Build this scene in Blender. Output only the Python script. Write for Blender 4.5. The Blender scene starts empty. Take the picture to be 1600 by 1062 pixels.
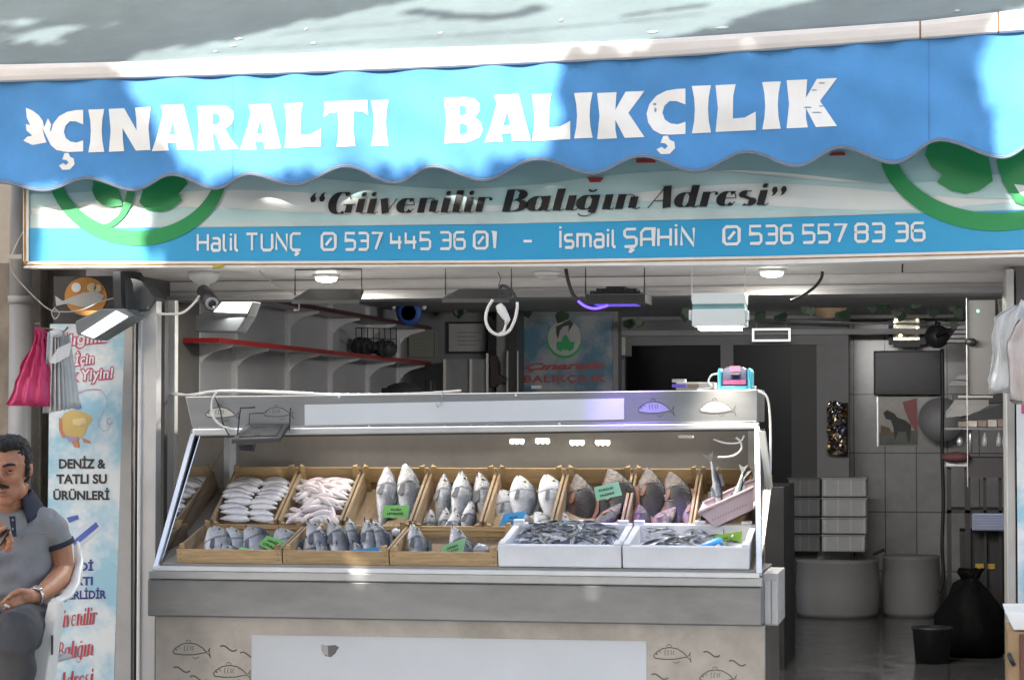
import bpy, bmesh, math, random
from mathutils import Vector as V, Matrix, noise
random.seed(7)
S = bpy.context.scene
COL = S.collection
R = math.radians

# ---------------------------------------------------------------- camera, sky, sun, exposure
CX, CY, CZ = 0.0, -8.6, 1.4
FPX = 3600.0
YAW, PITCH = math.atan(680/FPX), math.atan(124/FPX)
cam = bpy.data.cameras.new('camera'); camo = bpy.data.objects.new('camera', cam); COL.objects.link(camo)
cam.sensor_width = 36; cam.lens = FPX/1600*36; cam.clip_start = .05; cam.clip_end = 500
camo.location = (CX, CY, CZ); camo.rotation_euler = (math.pi/2 + PITCH, 0, YAW)
S.camera = camo
CF = V((-math.sin(YAW)*math.cos(PITCH), math.cos(YAW)*math.cos(PITCH), math.sin(PITCH)))
CR = V((math.cos(YAW), math.sin(YAW), 0)); CU = CR.cross(CF)

def at(px, py, Y):
    """the point of the vertical plane at depth Y seen at a pixel of the 1600x1062 photograph"""
    d = CF*FPX + CR*(px-800) + CU*(531-py)
    return V((CX, CY, CZ)) + d*((Y-CY)/d.y)
def ppm(Y): return FPX/(Y-CY)

SUN_EL, SUN_AZ = R(26), R(14)
TOSUN = V((-math.sin(SUN_AZ)*math.cos(SUN_EL), -math.cos(SUN_AZ)*math.cos(SUN_EL), math.sin(SUN_EL)))
W = bpy.data.worlds.new('World'); S.world = W; W.use_nodes = True
nt = W.node_tree; bg = nt.nodes['Background']
sky = nt.nodes.new('ShaderNodeTexSky'); sky.sky_type = 'NISHITA'; sky.sun_disc = False
sky.sun_elevation = SUN_EL; sky.sun_rotation = math.pi + SUN_AZ
sky.dust_density = 2.8; sky.ozone_density = .5
nt.links.new(sky.outputs[0], bg.inputs[0]); bg.inputs[1].default_value = 0.135
sl = bpy.data.lights.new('sun', 'SUN'); sl.energy = 3.6; sl.angle = R(0.5); sl.color = (1, .95, .87)
so = bpy.data.objects.new('sun', sl); COL.objects.link(so)
so.rotation_euler = (-TOSUN).to_track_quat('-Z', 'Y').to_euler(); so.location = TOSUN*30
S.view_settings.view_transform = 'Standard'; S.view_settings.look = 'None'
S.view_settings.gamma = 1; S.view_settings.use_curve_mapping = False
S.view_settings.exposure = 1.8
S.cycles.max_bounces = 8; S.cycles.use_denoising = True

# ---------------------------------------------------------------- materials
def srgb(c):
    return tuple(((v/255/12.92) if v/255 <= .04045 else ((v/255+.055)/1.055)**2.4) for v in c)
MATS = {}
def mat(name, c, rough=.6, metal=0, var=.12, scale=6, bump=0, bscale=60, emis=0, trans=0, alpha=1, stretch=None, spec=.5, sss=0, dirt=0, transl=0):
    """c: albedo 0..1 (three values)"""
    if name in MATS: return MATS[name]
    m = bpy.data.materials.new(name); m.use_nodes = True; t = m.node_tree
    p = t.nodes['Principled BSDF']
    p.inputs['Roughness'].default_value = rough; p.inputs['Metallic'].default_value = metal
    p.inputs['Specular IOR Level'].default_value = spec
    p.inputs['Transmission Weight'].default_value = trans; p.inputs['Alpha'].default_value = alpha
    if sss: p.inputs['Subsurface Weight'].default_value = sss; p.inputs['Subsurface Radius'].default_value = (.02, .008, .005)
    tc = t.nodes.new('ShaderNodeTexCoord'); mp = t.nodes.new('ShaderNodeMapping')
    t.links.new(tc.outputs['Object'], mp.inputs[0])
    if stretch: mp.inputs['Scale'].default_value = stretch
    n = t.nodes.new('ShaderNodeTexNoise'); n.inputs['Scale'].default_value = scale; n.inputs['Detail'].default_value = 5
    n.inputs['Roughness'].default_value = .62
    t.links.new(mp.outputs[0], n.inputs['Vector'])
    r = t.nodes.new('ShaderNodeValToRGB')
    r.color_ramp.elements[0].position = .3; r.color_ramp.elements[1].position = .7
    r.color_ramp.elements[0].color = tuple(v*(1-var) for v in c)+(1,)
    r.color_ramp.elements[1].color = tuple(min(1, v*(1+var*.6)) for v in c)+(1,)
    t.links.new(n.outputs[0], r.inputs[0])
    out = r.outputs[0]
    if dirt:
        n3 = t.nodes.new('ShaderNodeTexNoise'); n3.inputs['Scale'].default_value = scale*.35; n3.inputs['Detail'].default_value = 9
        n3.inputs['Roughness'].default_value = .75
        t.links.new(mp.outputs[0], n3.inputs['Vector'])
        r3 = t.nodes.new('ShaderNodeValToRGB'); r3.color_ramp.elements[0].position = .5; r3.color_ramp.elements[1].position = .72
        t.links.new(n3.outputs[0], r3.inputs[0])
        mu = t.nodes.new('ShaderNodeMath'); mu.operation = 'MULTIPLY'; mu.inputs[1].default_value = dirt
        t.links.new(r3.outputs[0], mu.inputs[0])
        mx = t.nodes.new('ShaderNodeMixRGB'); mx.inputs[2].default_value = (c[0]*.35, c[1]*.3, c[2]*.24, 1)
        t.links.new(mu.outputs[0], mx.inputs[0]); t.links.new(out, mx.inputs[1]); out = mx.outputs[0]
    if 'wood' in name:
        oi = t.nodes.new('ShaderNodeObjectInfo'); mr0 = t.nodes.new('ShaderNodeMapRange'); mr0.inputs[3].default_value = .62; mr0.inputs[4].default_value = 1.15
        t.links.new(oi.outputs['Random'], mr0.inputs[0]); vm = t.nodes.new('ShaderNodeVectorMath'); vm.operation = 'SCALE'
        t.links.new(out, vm.inputs[0]); t.links.new(mr0.outputs[0], vm.inputs['Scale']); out = vm.outputs[0]
    t.links.new(out, p.inputs['Base Color'])
    if emis:
        p.inputs['Emission Strength'].default_value = emis; p.inputs['Emission Color'].default_value = tuple(c)+(1,)
    if bump:
        b = t.nodes.new('ShaderNodeBump'); b.inputs['Strength'].default_value = bump; b.inputs['Distance'].default_value = .01
        n2 = t.nodes.new('ShaderNodeTexNoise'); n2.inputs['Scale'].default_value = bscale; n2.inputs['Detail'].default_value = 4
        t.links.new(mp.outputs[0], n2.inputs['Vector']); t.links.new(n2.outputs[0], b.inputs['Height'])
        t.links.new(b.outputs[0], p.inputs['Normal'])
    if transl:
        tr = t.nodes.new('ShaderNodeBsdfTranslucent'); t.links.new(out, tr.inputs[0])
        ms = t.nodes.new('ShaderNodeMixShader'); ms.inputs[0].default_value = transl
        o = t.nodes['Material Output']
        t.links.new(p.outputs[0], ms.inputs[1]); t.links.new(tr.outputs[0], ms.inputs[2]); t.links.new(ms.outputs[0], o.inputs[0])
    MATS[name] = m
    return m

def tilemat(name, c, grout, w, h, rough=.25, offset=0, wet=0, horizontal=False):
    if name in MATS: return MATS[name]
    m = mat(name, c, rough); t = m.node_tree; p = t.nodes['Principled BSDF']
    tc = next(n for n in t.nodes if n.type == 'TEX_COORD')
    sp = t.nodes.new('ShaderNodeSeparateXYZ'); cb = t.nodes.new('ShaderNodeCombineXYZ')
    t.links.new(tc.outputs['Object'], sp.inputs[0]); t.links.new(sp.outputs[0], cb.inputs[0])
    t.links.new(sp.outputs[1 if horizontal else 2], cb.inputs[1])
    b = t.nodes.new('ShaderNodeTexBrick'); b.offset = offset; b.inputs['Scale'].default_value = 1
    b.inputs['Brick Width'].default_value = w; b.inputs['Row Height'].default_value = h
    b.inputs['Mortar Size'].default_value = .004; b.inputs['Bias'].default_value = 0
    b.inputs['Color1'].default_value = tuple(c)+(1,); b.inputs['Color2'].default_value = tuple(v*.88 for v in c)+(1,)
    b.inputs['Mortar'].default_value = tuple(grout)+(1,)
    t.links.new(cb.outputs[0], b.inputs['Vector'])
    rp = next(n for n in t.nodes if n.type == 'VALTORGB')
    mu = t.nodes.new('ShaderNodeMixRGB'); mu.blend_type = 'MULTIPLY'; mu.inputs[0].default_value = .5
    for e in rp.color_ramp.elements: e.color = (1, 1, 1, 1)
    rp.color_ramp.elements[0].color = (.45, .43, .4, 1) if not wet else (.8, .8, .8, 1)
    t.links.new(b.outputs[0], mu.inputs[1]); t.links.new(rp.outputs[0], mu.inputs[2])
    t.links.new(mu.outputs[0], p.inputs['Base Color'])
    bp = t.nodes.new('ShaderNodeBump'); bp.inputs['Strength'].default_value = .3; bp.inputs['Distance'].default_value = .004; bp.invert = True
    t.links.new(b.outputs[1], bp.inputs['Height']); t.links.new(bp.outputs[0], p.inputs['Normal'])
    if wet:
        nn = next(n for n in t.nodes if n.type == 'TEX_NOISE')
        mr = t.nodes.new('ShaderNodeMapRange'); mr.inputs[1].default_value = .35; mr.inputs[2].default_value = .65
        mr.inputs[3].default_value = rough*.4; mr.inputs[4].default_value = rough*1.8
        t.links.new(nn.outputs[0], mr.inputs[0]); t.links.new(mr.outputs[0], p.inputs['Roughness'])
    return m

# ---------------------------------------------------------------- mesh helpers
class G:
    def __init__(s): s.v = []; s.f = []; s.mi = []; s.sm = []
    def add(s, vs, fs, m=0, smooth=False):
        o = len(s.v); s.v += [V(x) for x in vs]
        for f in fs: s.f.append([o+i for i in f]); s.mi.append(m); s.sm.append(smooth)
        return s
    def hexa(s, p, m=0):
        return s.add(p, [(0,3,2,1),(4,5,6,7),(0,1,5,4),(1,2,6,5),(2,3,7,6),(3,0,4,7)], m)
    def box(s, a, b, m=0, bev=0):
        x0,x1 = sorted((a[0],b[0])); y0,y1 = sorted((a[1],b[1])); z0,z1 = sorted((a[2],b[2]))
        return s.hexa([(x0,y0,z0),(x1,y0,z0),(x1,y1,z0),(x0,y1,z0),(x0,y0,z1),(x1,y0,z1),(x1,y1,z1),(x0,y1,z1)], m)
    def pxbox(s, x0, y0, x1, y1, Y0, Y1, m=0):
        """box whose front face covers those pixels at depth Y0 and which reaches back to Y1"""
        a = at(x0,y0,Y0); b = at(x1,y1,Y0)
        return s.box((a.x, Y0, a.z), (b.x, Y1, b.z), m)
    def prism(s, pts, d, m=0):
        """polygon pts (3-D) extruded by vector d"""
        n = len(pts); d = V(d); vs = [V(p) for p in pts] + [V(p)+d for p in pts]
        fs = [list(range(n)), list(range(2*n-1, n-1, -1))] + [(i, n+i, n+(i+1)%n, (i+1)%n) for i in range(n)]
        return s.add(vs, fs, m)
    def pxpoly(s, pts, Y, th=.004, m=0):
        return s.prism([at(x,y,Y) for x,y in pts], (0,th,0), m)
    def tube(s, pts, r, n=8, m=0, smooth=True, cap=True):
        pts = [V(p) for p in pts]; rs = r if isinstance(r,(list,tuple)) else [r]*len(pts)
        rings = []; up = None
        for i,p in enumerate(pts):
            t = (pts[min(i+1,len(pts)-1)]-pts[max(i-1,0)])
            t = t.normalized() if t.length > 1e-9 else V((0,0,1))
            if up is None: up = V((0,0,1)) if abs(t.z) < .9 else V((1,0,0))
            a = (up - t*up.dot(t)).normalized(); b = t.cross(a); up = a
            rings.append([p + (a*math.cos(k*2*math.pi/n) + b*math.sin(k*2*math.pi/n))*rs[i] for k in range(n)])
        return s.loft(rings, m, smooth, cap)
    def loft(s, rings, m=0, smooth=True, cap=True):
        n = len(rings[0]); vs = [p for r in rings for p in r]; fs = []
        for i in range(len(rings)-1):
            for k in range(n):
                fs.append((i*n+k, i*n+(k+1)%n, (i+1)*n+(k+1)%n, (i+1)*n+k))
        if cap: fs.append(tuple(range(n-1,-1,-1))); fs.append(tuple((len(rings)-1)*n+k for k in range(n)))
        return s.add(vs, fs, m, smooth)
    def lathe(s, c, prof, n=20, m=0, axis=(0,0,1), smooth=True):
        ax = V(axis).normalized(); a = ax.orthogonal().normalized(); b = ax.cross(a); c = V(c)
        return s.loft([[c + ax*h + (a*math.cos(k*2*math.pi/n)+b*math.sin(k*2*math.pi/n))*max(r,1e-4) for k in range(n)] for r,h in prof], m, smooth)
    def ball(s, c, r, n=14, m=0, mtx=None):
        r = (r,r,r) if not isinstance(r,(tuple,list)) else r
        c = V(c); rings = []
        for i in range(n//2+1):
            th = math.pi*i/(n//2); q = max(math.sin(th),1e-3)
            ring = []
            for k in range(n):
                d = V((r[0]*q*math.cos(k*2*math.pi/n), r[1]*q*math.sin(k*2*math.pi/n), -r[2]*math.cos(th)))
                ring.append(c + (mtx @ d if mtx else d))
            rings.append(ring)
        return s.loft(rings, m, True)
    def grid(s, fn, nu, nv, m=0, smooth=True):
        vs = [fn(i/nu, j/nv) for j in range(nv+1) for i in range(nu+1)]
        fs = [(j*(nu+1)+i, j*(nu+1)+i+1, (j+1)*(nu+1)+i+1, (j+1)*(nu+1)+i) for j in range(nv) for i in range(nu)]
        return s.add(vs, fs, m, smooth)
    def mesh(s, name, mats):
        me = bpy.data.meshes.new(name); me.from_pydata([tuple(v) for v in s.v], [], s.f)
        for m in (mats if isinstance(mats,(list,tuple)) else [mats]): me.materials.append(m)
        me.polygons.foreach_set('material_index', s.mi); me.polygons.foreach_set('use_smooth', s.sm)
        me.update(); return me
    def build(s, name, mats, parent=None, bevel=0, solid=0, loc=None, label=None, fix=True):
        me = s.mesh(name, mats)
        if fix:
            bm = bmesh.new(); bm.from_mesh(me); bmesh.ops.recalc_face_normals(bm, faces=bm.faces); bm.to_mesh(me); bm.free()
        o = bpy.data.objects.new(name, me); COL.objects.link(o)
        if solid:
            md = o.modifiers.new('solid','SOLIDIFY'); md.thickness = solid; md.offset = 0
        if bevel:
            md = o.modifiers.new('bevel','BEVEL'); md.width = bevel; md.segments = 2; md.limit_method = 'ANGLE'; md.angle_limit = R(40)
        if parent is not None:
            o.parent = parent; o.matrix_parent_inverse = parent_world(parent).inverted()
        else:
            if loc is None:
                xs=[v.x for v in s.v]; ys=[v.y for v in s.v]; zs=[v.z for v in s.v]
                loc = ((min(xs)+max(xs))/2,(min(ys)+max(ys))/2,min(zs))
            me.transform(Matrix.Translation(-V(loc))); o.location = loc
        if label: o['label'] = label
        return o
def parent_world(o):
    m = o.matrix_basis.copy()
    if o.parent: m = parent_world(o.parent) @ o.matrix_parent_inverse @ m
    return m
def tag(o, label, cat, group=None):
    o['label'] = label; o['category'] = cat
    if group: o['group'] = group
    return o
def thing(name, label, cat, loc=(0,0,0), group=None):
    o = bpy.data.objects.new(name, None); COL.objects.link(o); o.location = loc; o.empty_display_size = .1
    return tag(o, label, cat, group)
def structure(o): o['kind'] = 'structure'; return o
KIDS = {}
def copy_tree(o, parent=None):
    c = o.copy(); COL.objects.link(c)
    if parent is not None:
        c.parent = parent; c.matrix_parent_inverse = o.matrix_parent_inverse.copy()
    for ch in o.children: copy_tree(ch, c)
    return c
def newmesh(o):
    """evaluated copy of an object's mesh"""
    dg = bpy.context.evaluated_depsgraph_get(); dg.update()
    return bpy.data.meshes.new_from_object(o.evaluated_get(dg))
def filled(loops):
    """2-D loops (outer and holes) filled: (verts, faces)"""
    cu = bpy.data.curves.new('tmp','CURVE'); cu.dimensions = '2D'; cu.fill_mode = 'BOTH'
    for lp in loops:
        sp = cu.splines.new('POLY'); sp.points.add(len(lp)-1); sp.use_cyclic_u = True
        for i,(x,y) in enumerate(lp): sp.points[i].co = (x,y,0,1)
    o = bpy.data.objects.new('tmp', cu); COL.objects.link(o); me = newmesh(o)
    r = ([(v.co.x,v.co.y) for v in me.vertices], [tuple(p.vertices) for p in me.polygons])
    bpy.data.objects.remove(o); bpy.data.curves.remove(cu); bpy.data.meshes.remove(me)
    return r
def texted(body, offset=0.0, shear=0.0, spacing=1.0):
    """the built-in lettering as 2-D (verts, faces), x from 0, height of capitals 1"""
    cu = bpy.data.curves.new('tmp','FONT'); cu.body = body; cu.size = 1/.73; cu.offset = offset; cu.shear = shear
    cu.space_character = spacing; cu.resolution_u = 3
    o = bpy.data.objects.new('tmp', cu); COL.objects.link(o); me = newmesh(o)
    vs = [(v.co.x,v.co.y) for v in me.vertices]; fs = [tuple(p.vertices) for p in me.polygons]
    bpy.data.objects.remove(o); bpy.data.curves.remove(cu); bpy.data.meshes.remove(me)
    x0 = min(v[0] for v in vs)
    return [(x-x0,y) for x,y in vs], fs
def pxtext(g, body, x0, x1, y0, y1, h, Y, m=0, offset=.02, shear=0, spacing=1.0, fn=None):
    """text between pixels x0..x1 on a baseline from y0 to y1, capitals h pixels high, on the plane at depth Y"""
    vs, fs = texted(body, offset, shear, spacing); w = max(v[0] for v in vs)
    f = fn or (lambda x,y: at(x,y,Y))
    g.add([f(x0+(x1-x0)*v[0]/w, y0+(y1-y0)*v[0]/w - v[1]*h) for v in vs], fs, m)
def ribbon(pts, wf, eps=1e-6):
    """2-D polyline to a strip (verts, faces); wf(i, direction) gives the width"""
    n = len(pts); L = []; Rr = []
    for i in range(n):
        a = V(pts[max(i-1,0)]); b = V(pts[min(i+1,n-1)]); p = V(pts[i])
        d = (b-a); d = d.normalized() if d.length > eps else V((1,0))
        nrm = V((-d.y,d.x)); k = 1.0
        if 0 < i < n-1:
            d1 = (p-a); d1 = d1.normalized() if d1.length > eps else d
            k = 1/max(.5, V((-d1.y,d1.x)).dot(nrm))
        w = wf(i,d)/2*k
        L.append(p+nrm*w); Rr.append(p-nrm*w)
    return [tuple(v) for v in L+Rr], [(i, i+1, n+i+1, n+i) for i in range(n-1)]
def arc(cx, cy, rx, ry, a0, a1, n=14):
    return [(cx+rx*math.cos(R(a0+(a1-a0)*i/n)), cy+ry*math.sin(R(a0+(a1-a0)*i/n))) for i in range(n+1)]
def lerp(a,b,t): return a+(b-a)*t
def pw(tab, x):
    if x <= tab[0][0]:
        (x0,y0),(x1,y1) = tab[0],tab[1]; return y0+(y1-y0)*(x-x0)/(x1-x0)
    for (x0,y0),(x1,y1) in zip(tab,tab[1:]):
        if x <= x1: return y0+(y1-y0)*(x-x0)/(x1-x0)
    (x0,y0),(x1,y1) = tab[-2],tab[-1]; return y0+(y1-y0)*(x-x0)/(x1-x0)
def pcos(tab, x):
    if x <= tab[0][0]: return tab[0][1]
    for (x0,y0),(x1,y1) in zip(tab,tab[1:]):
        if x <= x1: return y0+(y1-y0)*(.5-.5*math.cos(math.pi*(x-x0)/(x1-x0)))
    return tab[-1][1]
def lamp(name, loc, target, energy, size, color=(1,1,1), kind='AREA', spread=None):
    l = bpy.data.lights.new(name, kind); l.energy = energy; l.color = color
    if kind == 'AREA': l.size = size; l.shape = 'DISK'
    else: l.shadow_soft_size = size
    if spread and kind == 'SPOT': l.spot_size = R(spread); l.spot_blend = .8
    o = bpy.data.objects.new(name, l); COL.objects.link(o); o.location = loc
    o.rotation_euler = (V(target)-V(loc)).to_track_quat('-Z','Y').to_euler()
    return o

# shared materials
WHITE = mat('white_paint', (.72,.72,.70), .5, var=.08, dirt=.15)
STEEL = mat('brushed_steel', (.54,.55,.56), .34, .9, var=.12, scale=9, stretch=(1,1,8), dirt=.12)
ALU = mat('aluminium', (.74,.75,.76), .38, .75, var=.08)
DARK = mat('dark_metal', (.035,.036,.04), .5, .3)
BLACK = mat('black_plastic', (.015,.015,.017), .45)
GREYP = mat('grey_plastic', (.30,.31,.33), .5)
CABLEW = mat('white_cable', (.72,.71,.68), .5)
CABLEB = mat('black_cable', (.02,.02,.022), .5)
LIT = mat('lit_lamp', (1,.96,.85), .5, emis=9, var=0)
# ================================================================ SETTING
ASPH = mat('asphalt', (.17,.165,.155), .85, var=.3, scale=3, bump=.4, bscale=90, dirt=.3)
g = G(); g.add([(-80,-80,0),(80,-80,0),(80,80,0),(-80,80,0)], [(0,1,2,3)])
structure(g.build('street', ASPH, loc=(0,0,0)))
PAVE = tilemat('paving_slabs', (.40,.39,.37), (.18,.175,.17), .4, .4, .7, horizontal=True)
g = G(); g.box((-9,-2.4,.004),(7,.7,.12))
structure(g.build('pavement', PAVE, loc=(0,0,.004), bevel=.01))
FLOOR = tilemat('wet_floor_tiles', (.085,.085,.085), (.05,.05,.05), .4, .4, .12, wet=1, horizontal=True)
g = G(); g.box((-3.25,.704,.02),(1.6,7.6,.15))
structure(g.build('floor', FLOOR, loc=(0,.704,0)))

# ---- the shop building: walls, soffit, fascia, jambs, ceiling
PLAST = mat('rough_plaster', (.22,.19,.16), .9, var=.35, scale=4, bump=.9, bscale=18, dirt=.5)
WALLW = mat('grey_wall_panel', (.36,.36,.375), .45, var=.1, scale=2, dirt=.15)
UPPER = mat('upper_wall', (.42,.39,.35), .9, var=.25, scale=2, bump=.4, bscale=12, dirt=.3)
SOFF = mat('soffit_panel', (.72,.70,.69), .45, var=.1, scale=3, stretch=(1,1,4), dirt=.25)
SEAM = mat('dark_seam', (.06,.06,.06), .6)
CEIL = mat('shop_ceiling', (.36,.36,.36), .7, var=.1)
TILE = tilemat('wall_tiles', (.46,.455,.45), (.12,.12,.12), .2055, .392, .22)
PART = mat('partition_frame', (.17,.17,.175), .5, var=.1, dirt=.2)
GLASSD = mat('dark_window_glass', (.006,.006,.007), .2, var=.2, spec=.12)
DOORD = mat('dark_door', (.008,.008,.008), .5, var=.2)

shop = thing('shop_building', 'whole shop front building with open tiled interior under the awning', 'building', (-1.5,.5,0))
YB = .84                                       # the building line behind the sign
zs = at(800,412,.01).z                          # soffit height
zf = at(800,465,YB).z                           # underside of the shutter box
def part(name, g, m, parent=shop, **k): return g.build(name, m, parent, **k)
g = G(); g.box((-9,YB+.012,2.06),(7,YB+.4,6.5)); part('upper_wall', g, UPPER)
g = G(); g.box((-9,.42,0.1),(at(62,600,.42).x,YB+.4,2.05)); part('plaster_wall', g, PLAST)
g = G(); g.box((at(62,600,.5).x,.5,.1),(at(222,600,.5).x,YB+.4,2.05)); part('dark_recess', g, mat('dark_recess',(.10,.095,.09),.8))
# soffit and shutter box
xl, xr = at(186,430,.3).x, at(1578,430,.3).x
g = G(); g.box((xl,.012,zs),(xr+1.4,YB,zs+.05)); part('soffit', g, SOFF)
g = G(); z1 = at(800,447,YB).z
g.box((xl-.4,YB+.001,zf+.02),(xr,YB+.2,zs-.004)); fas = part('shutter_box', g, SOFF)
g = G(); g.box((xl-.4,YB-.004,at(800,432,YB).z),(xr,YB+.001,at(800,429.5,YB).z)); part('seam', g, SEAM, fas)
g = G(); g.box((xl-.4,YB-.006,at(800,450.5,YB).z),(xr,YB+.001,at(800,449.6,YB).z)); part('seam', g, GREYP, fas)
g = G(); g.box((xl-.4,YB-.03,zf),(xr,YB+.2,zf+.02)); part('shutter_bar', g, mat('grey_aluminium',(.36,.36,.37),.45,.5), fas)
# jambs at either side of the opening
JAMB = mat('jamb_aluminium', (.60,.59,.58), .42, .35, var=.12, scale=3, dirt=.25)
def pxbar(name, x0, x1, y0, y1, Y0, Y1, m, par=shop, zb=None):
    g = G(); a = at(x0,y0,Y0); b = at(x1,y0,Y0); z = at(x0,y1,Y0).z if zb is None else zb
    g.box((a.x,Y0,a.z),(b.x,Y1,z)); return part(name, g, m, par, bevel=.003)
pxbar('door_jamb', 221, 245, 469, 0, .10, .16, JAMB, zb=.12)
pxbar('jamb_trim', 216, 221.5, 469, 0, .09, .13, ALU, zb=.12)
pxbar('jamb_gap', 236, 258, 469, 0, .28, .32, SEAM, zb=.12)  # dark strip standing in for the shade of the gap between jambs
pxbar('inner_jamb', 256, 274, 469, 0, .36, .40, JAMB, zb=.12)
pxbar('door_jamb', 1572, 1584, 420, 0, .35, 1.0, JAMB, zb=.12)
pxbar('jamb_trim', 1570.5, 1573, 470, 0, .33, .36, ALU, zb=.12)
pxbar('side_pier', 1586, 4200, 300, 0, .5, 1.4, mat('grey_pier',(.20,.20,.20),.7,dirt=.2), zb=.1)
# interior shell
XW = at(274,560,1.0).x
def wallY(px, X=None):
    X = XW if X is None else X; lo, hi = .3, 9.0
    for _ in range(40):
        m_ = (lo+hi)/2
        if at(px,600,m_).x > X: lo = m_
        else: hi = m_
    return lo
g = G(); g.box((XW-.2,.45,.15),(XW,5.4,2.12)); wl = part('side_wall', g, WALLW)
zc = 2.06
g = G(); g.box((XW-.2,YB+.21,zc),(1.7,7.7,zc+.08)); part('ceiling', g, CEIL)
g = G(); g.box((.62,1.41,.15),(.8,7.2,zc-.001)); part('side_wall', g, WALLW)
Yb = 5.3
xm = at(966,600,Yb).x
g = G(); g.box((XW-.2,Yb,.15),(xm,Yb+.15,zc-.002)); part('back_wall', g, PART)
Yp = 6.2
# glazed partition with its dark window and dark door
x0,x1 = at(960,600,Yp).x, at(1326,600,Yp).x
pt = G(); pt.box((x0-.6,Yp,at(960,540,Yp).z),(x1,Yp+.12,zc-.003))
for a,b in ((940,976),(1126,1146),(1291,1326)): pt.box((at(a,600,Yp).x,Yp+.001,.15),(at(b,600,Yp).x,Yp+.12,at(900,540,Yp).z-.001))
pt.box((at(976,600,Yp).x,Yp+.002,.15),(at(1126,600,Yp).x,Yp+.119,.95))
part('partition', pt, PART)
g = G(); g.box((at(976,600,Yp).x,Yp+.06,.95),(at(1126,600,Yp).x,Yp+.08,at(900,540,Yp).z)); w1 = part('window', g, GLASSD)
g = G(); g.box((at(1146,600,Yp).x,Yp+.05,.15),(at(1240,600,Yp).x,Yp+.09,at(900,540,Yp).z)); part('window', g, mat('grey_window_glass',(.02,.02,.022),.3,spec=.12))
g = G(); g.box((at(1236,600,Yp).x,Yp+.02,.15),(at(1276,600,Yp).x,Yp+.049,at(900,540.5,Yp).z)); part('door', g, DOORD)
g = G(); g.box((at(1276,600,Yp).x,Yp+.01,.15),(at(1291,600,Yp).x,Yp+.05,at(900,540.5,Yp).z)); part('door_frame', g, mat('grey_door_frame',(.16,.16,.165),.5))
g = G()
for y in (497,521): g.box((at(955,600,Yp-.06).x,Yp-.06,at(900,y+4,Yp-.06).z),(at(1500,600,Yp-.06).x,Yp-.002,at(900,y-4,Yp-.06).z))
part('beam', g, mat('beam_grey',(.30,.30,.31),.5))
Yt = 7.0
g = G(); g.box((at(1322,600,Yt).x,Yt,.15),(1.6,Yt+.15,zc-.004)); part('tiled_wall', g, TILE)
g = G(); xs_ = at(1322,600,Yt).x; g.box((xs_-.02,Yp+.121,.15),(xs_,Yt+.1,zc-.005)); part('tile_edge', g, ALU)
# pilaster strips on the side wall
for px in (304,363,446,513,572,620):
    Y = wallY(px)
    if Y > 5.2: continue
    g = G(); g.box((XW+.0005,Y-.02,1.0),(XW+.02,Y+.02,2.05)); part('wall_rail', g, mat('rail_white',(.62,.62,.62),.4))
# drain pipe and cable column at the left corner
g = G(); a = at(35,500,.36)
g.tube([(a.x,.34,.1),(a.x,.34,at(35,472,.34).z)], .046, 18)
g.tube([(a.x,.34,at(35,474,.34).z),(a.x,.34,at(35,462,.34).z)], .052, 18)
g.tube([(a.x,.34,at(35,463,.34).z),(a.x,.34,2.9)], .046, 18)
tag(g.build('drain_pipe', mat('grey_pvc',(.27,.27,.27),.45,var=.1,dirt=.3)), 'grey plastic drain pipe running down the rough plaster wall', 'pipe')

# ================================================================ AWNING
hem = [(-200,289),(0,287),(67,299),(137,281),(210,299),(269,275),(337,297),(390,274),(460,291),(540,262),(617,288),(677,262),(755,284),(840,251),(925,273),(1002,246),(1087,270),(1168,240),(1245,262),(1313,233),(1397,257),(1468,221),(1566,248),(1640,212),(1730,238),(1800,206)]
topl = [(-200,136),(0,128),(540,113),(1070,88),(1600,49),(1800,33)]
bart = [(-200,104),(0,101),(189,98),(540,79),(854,69),(1070,59),(1438,33),(1600,14),(1800,-6)]
def Yv(x): return -.115-.10*x/1600
def dispv(x,t):
    gth = .009*math.sin(x/15.5+.9*math.sin(x/71))*max(0,1-t)**1.5
    fold = .018*math.sin(x/46+1.2*math.sin(x/97)+t*1.8)*(.15+.85*t)*min(1,max(.25,1-abs(x-560)/1500))
    diag = .015*math.sin((x-260*t)/29+math.sin(x/130)*2)*t*(1-t)*2.2
    return gth+fold+diag
def vpt(x,y,off=0):
    yt = pw(topl,x); yb = pcos(hem,x); t = (y-yt)/(yb-yt)
    return at(x,y,Yv(x)+dispv(x,t)-off)
aw = thing('shop_awning', 'half retracted grey fabric awning with a blue lettered valance above the shop sign', 'awning', at(800,100,-.2))
VAL = mat('blue_canvas', (.075,.285,.62), .75, var=.2, scale=2.2, bump=.18, bscale=260, dirt=.13, transl=.12)
GREYC = mat('grey_canvas', (.14,.185,.195), .8, var=.16, scale=3, bump=.15, bscale=200, dirt=.22, transl=.08)
LETW = mat('white_canvas_print', (.78,.78,.76), .7, var=.08, dirt=.1)
g = G()
def fv(u,v):
    x = lerp(-160,1760,u); return vpt(x, lerp(pw(topl,x)-3, pcos(hem,x), v))
g.grid(fv, 420, 22); val = g.build('valance', VAL, aw, solid=.0016, fix=False)
BIND = mat('hem_binding', (.10,.15,.23), .8, var=.3)
g = G()
def fb(u,v):
    x = lerp(-160,1760,u); y = pcos(hem,x); return vpt(x, y-5.6+v*6.0, .0025)
g.grid(fb, 420, 1); g.build('hem_binding', BIND, aw, solid=.001, fix=False)
g = G()
for k in range(2):
    def fs(u,v,k=k):
        x = lerp(-160,1760,u); y = pcos(hem,x); return vpt(x, y-4.8+k*2.8+v*.7, .0036)
    g.grid(fs, 420, 1)
g.build('hem_stitching', mat('pale_thread',(.30,.34,.38),.8), aw, fix=False)
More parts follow.
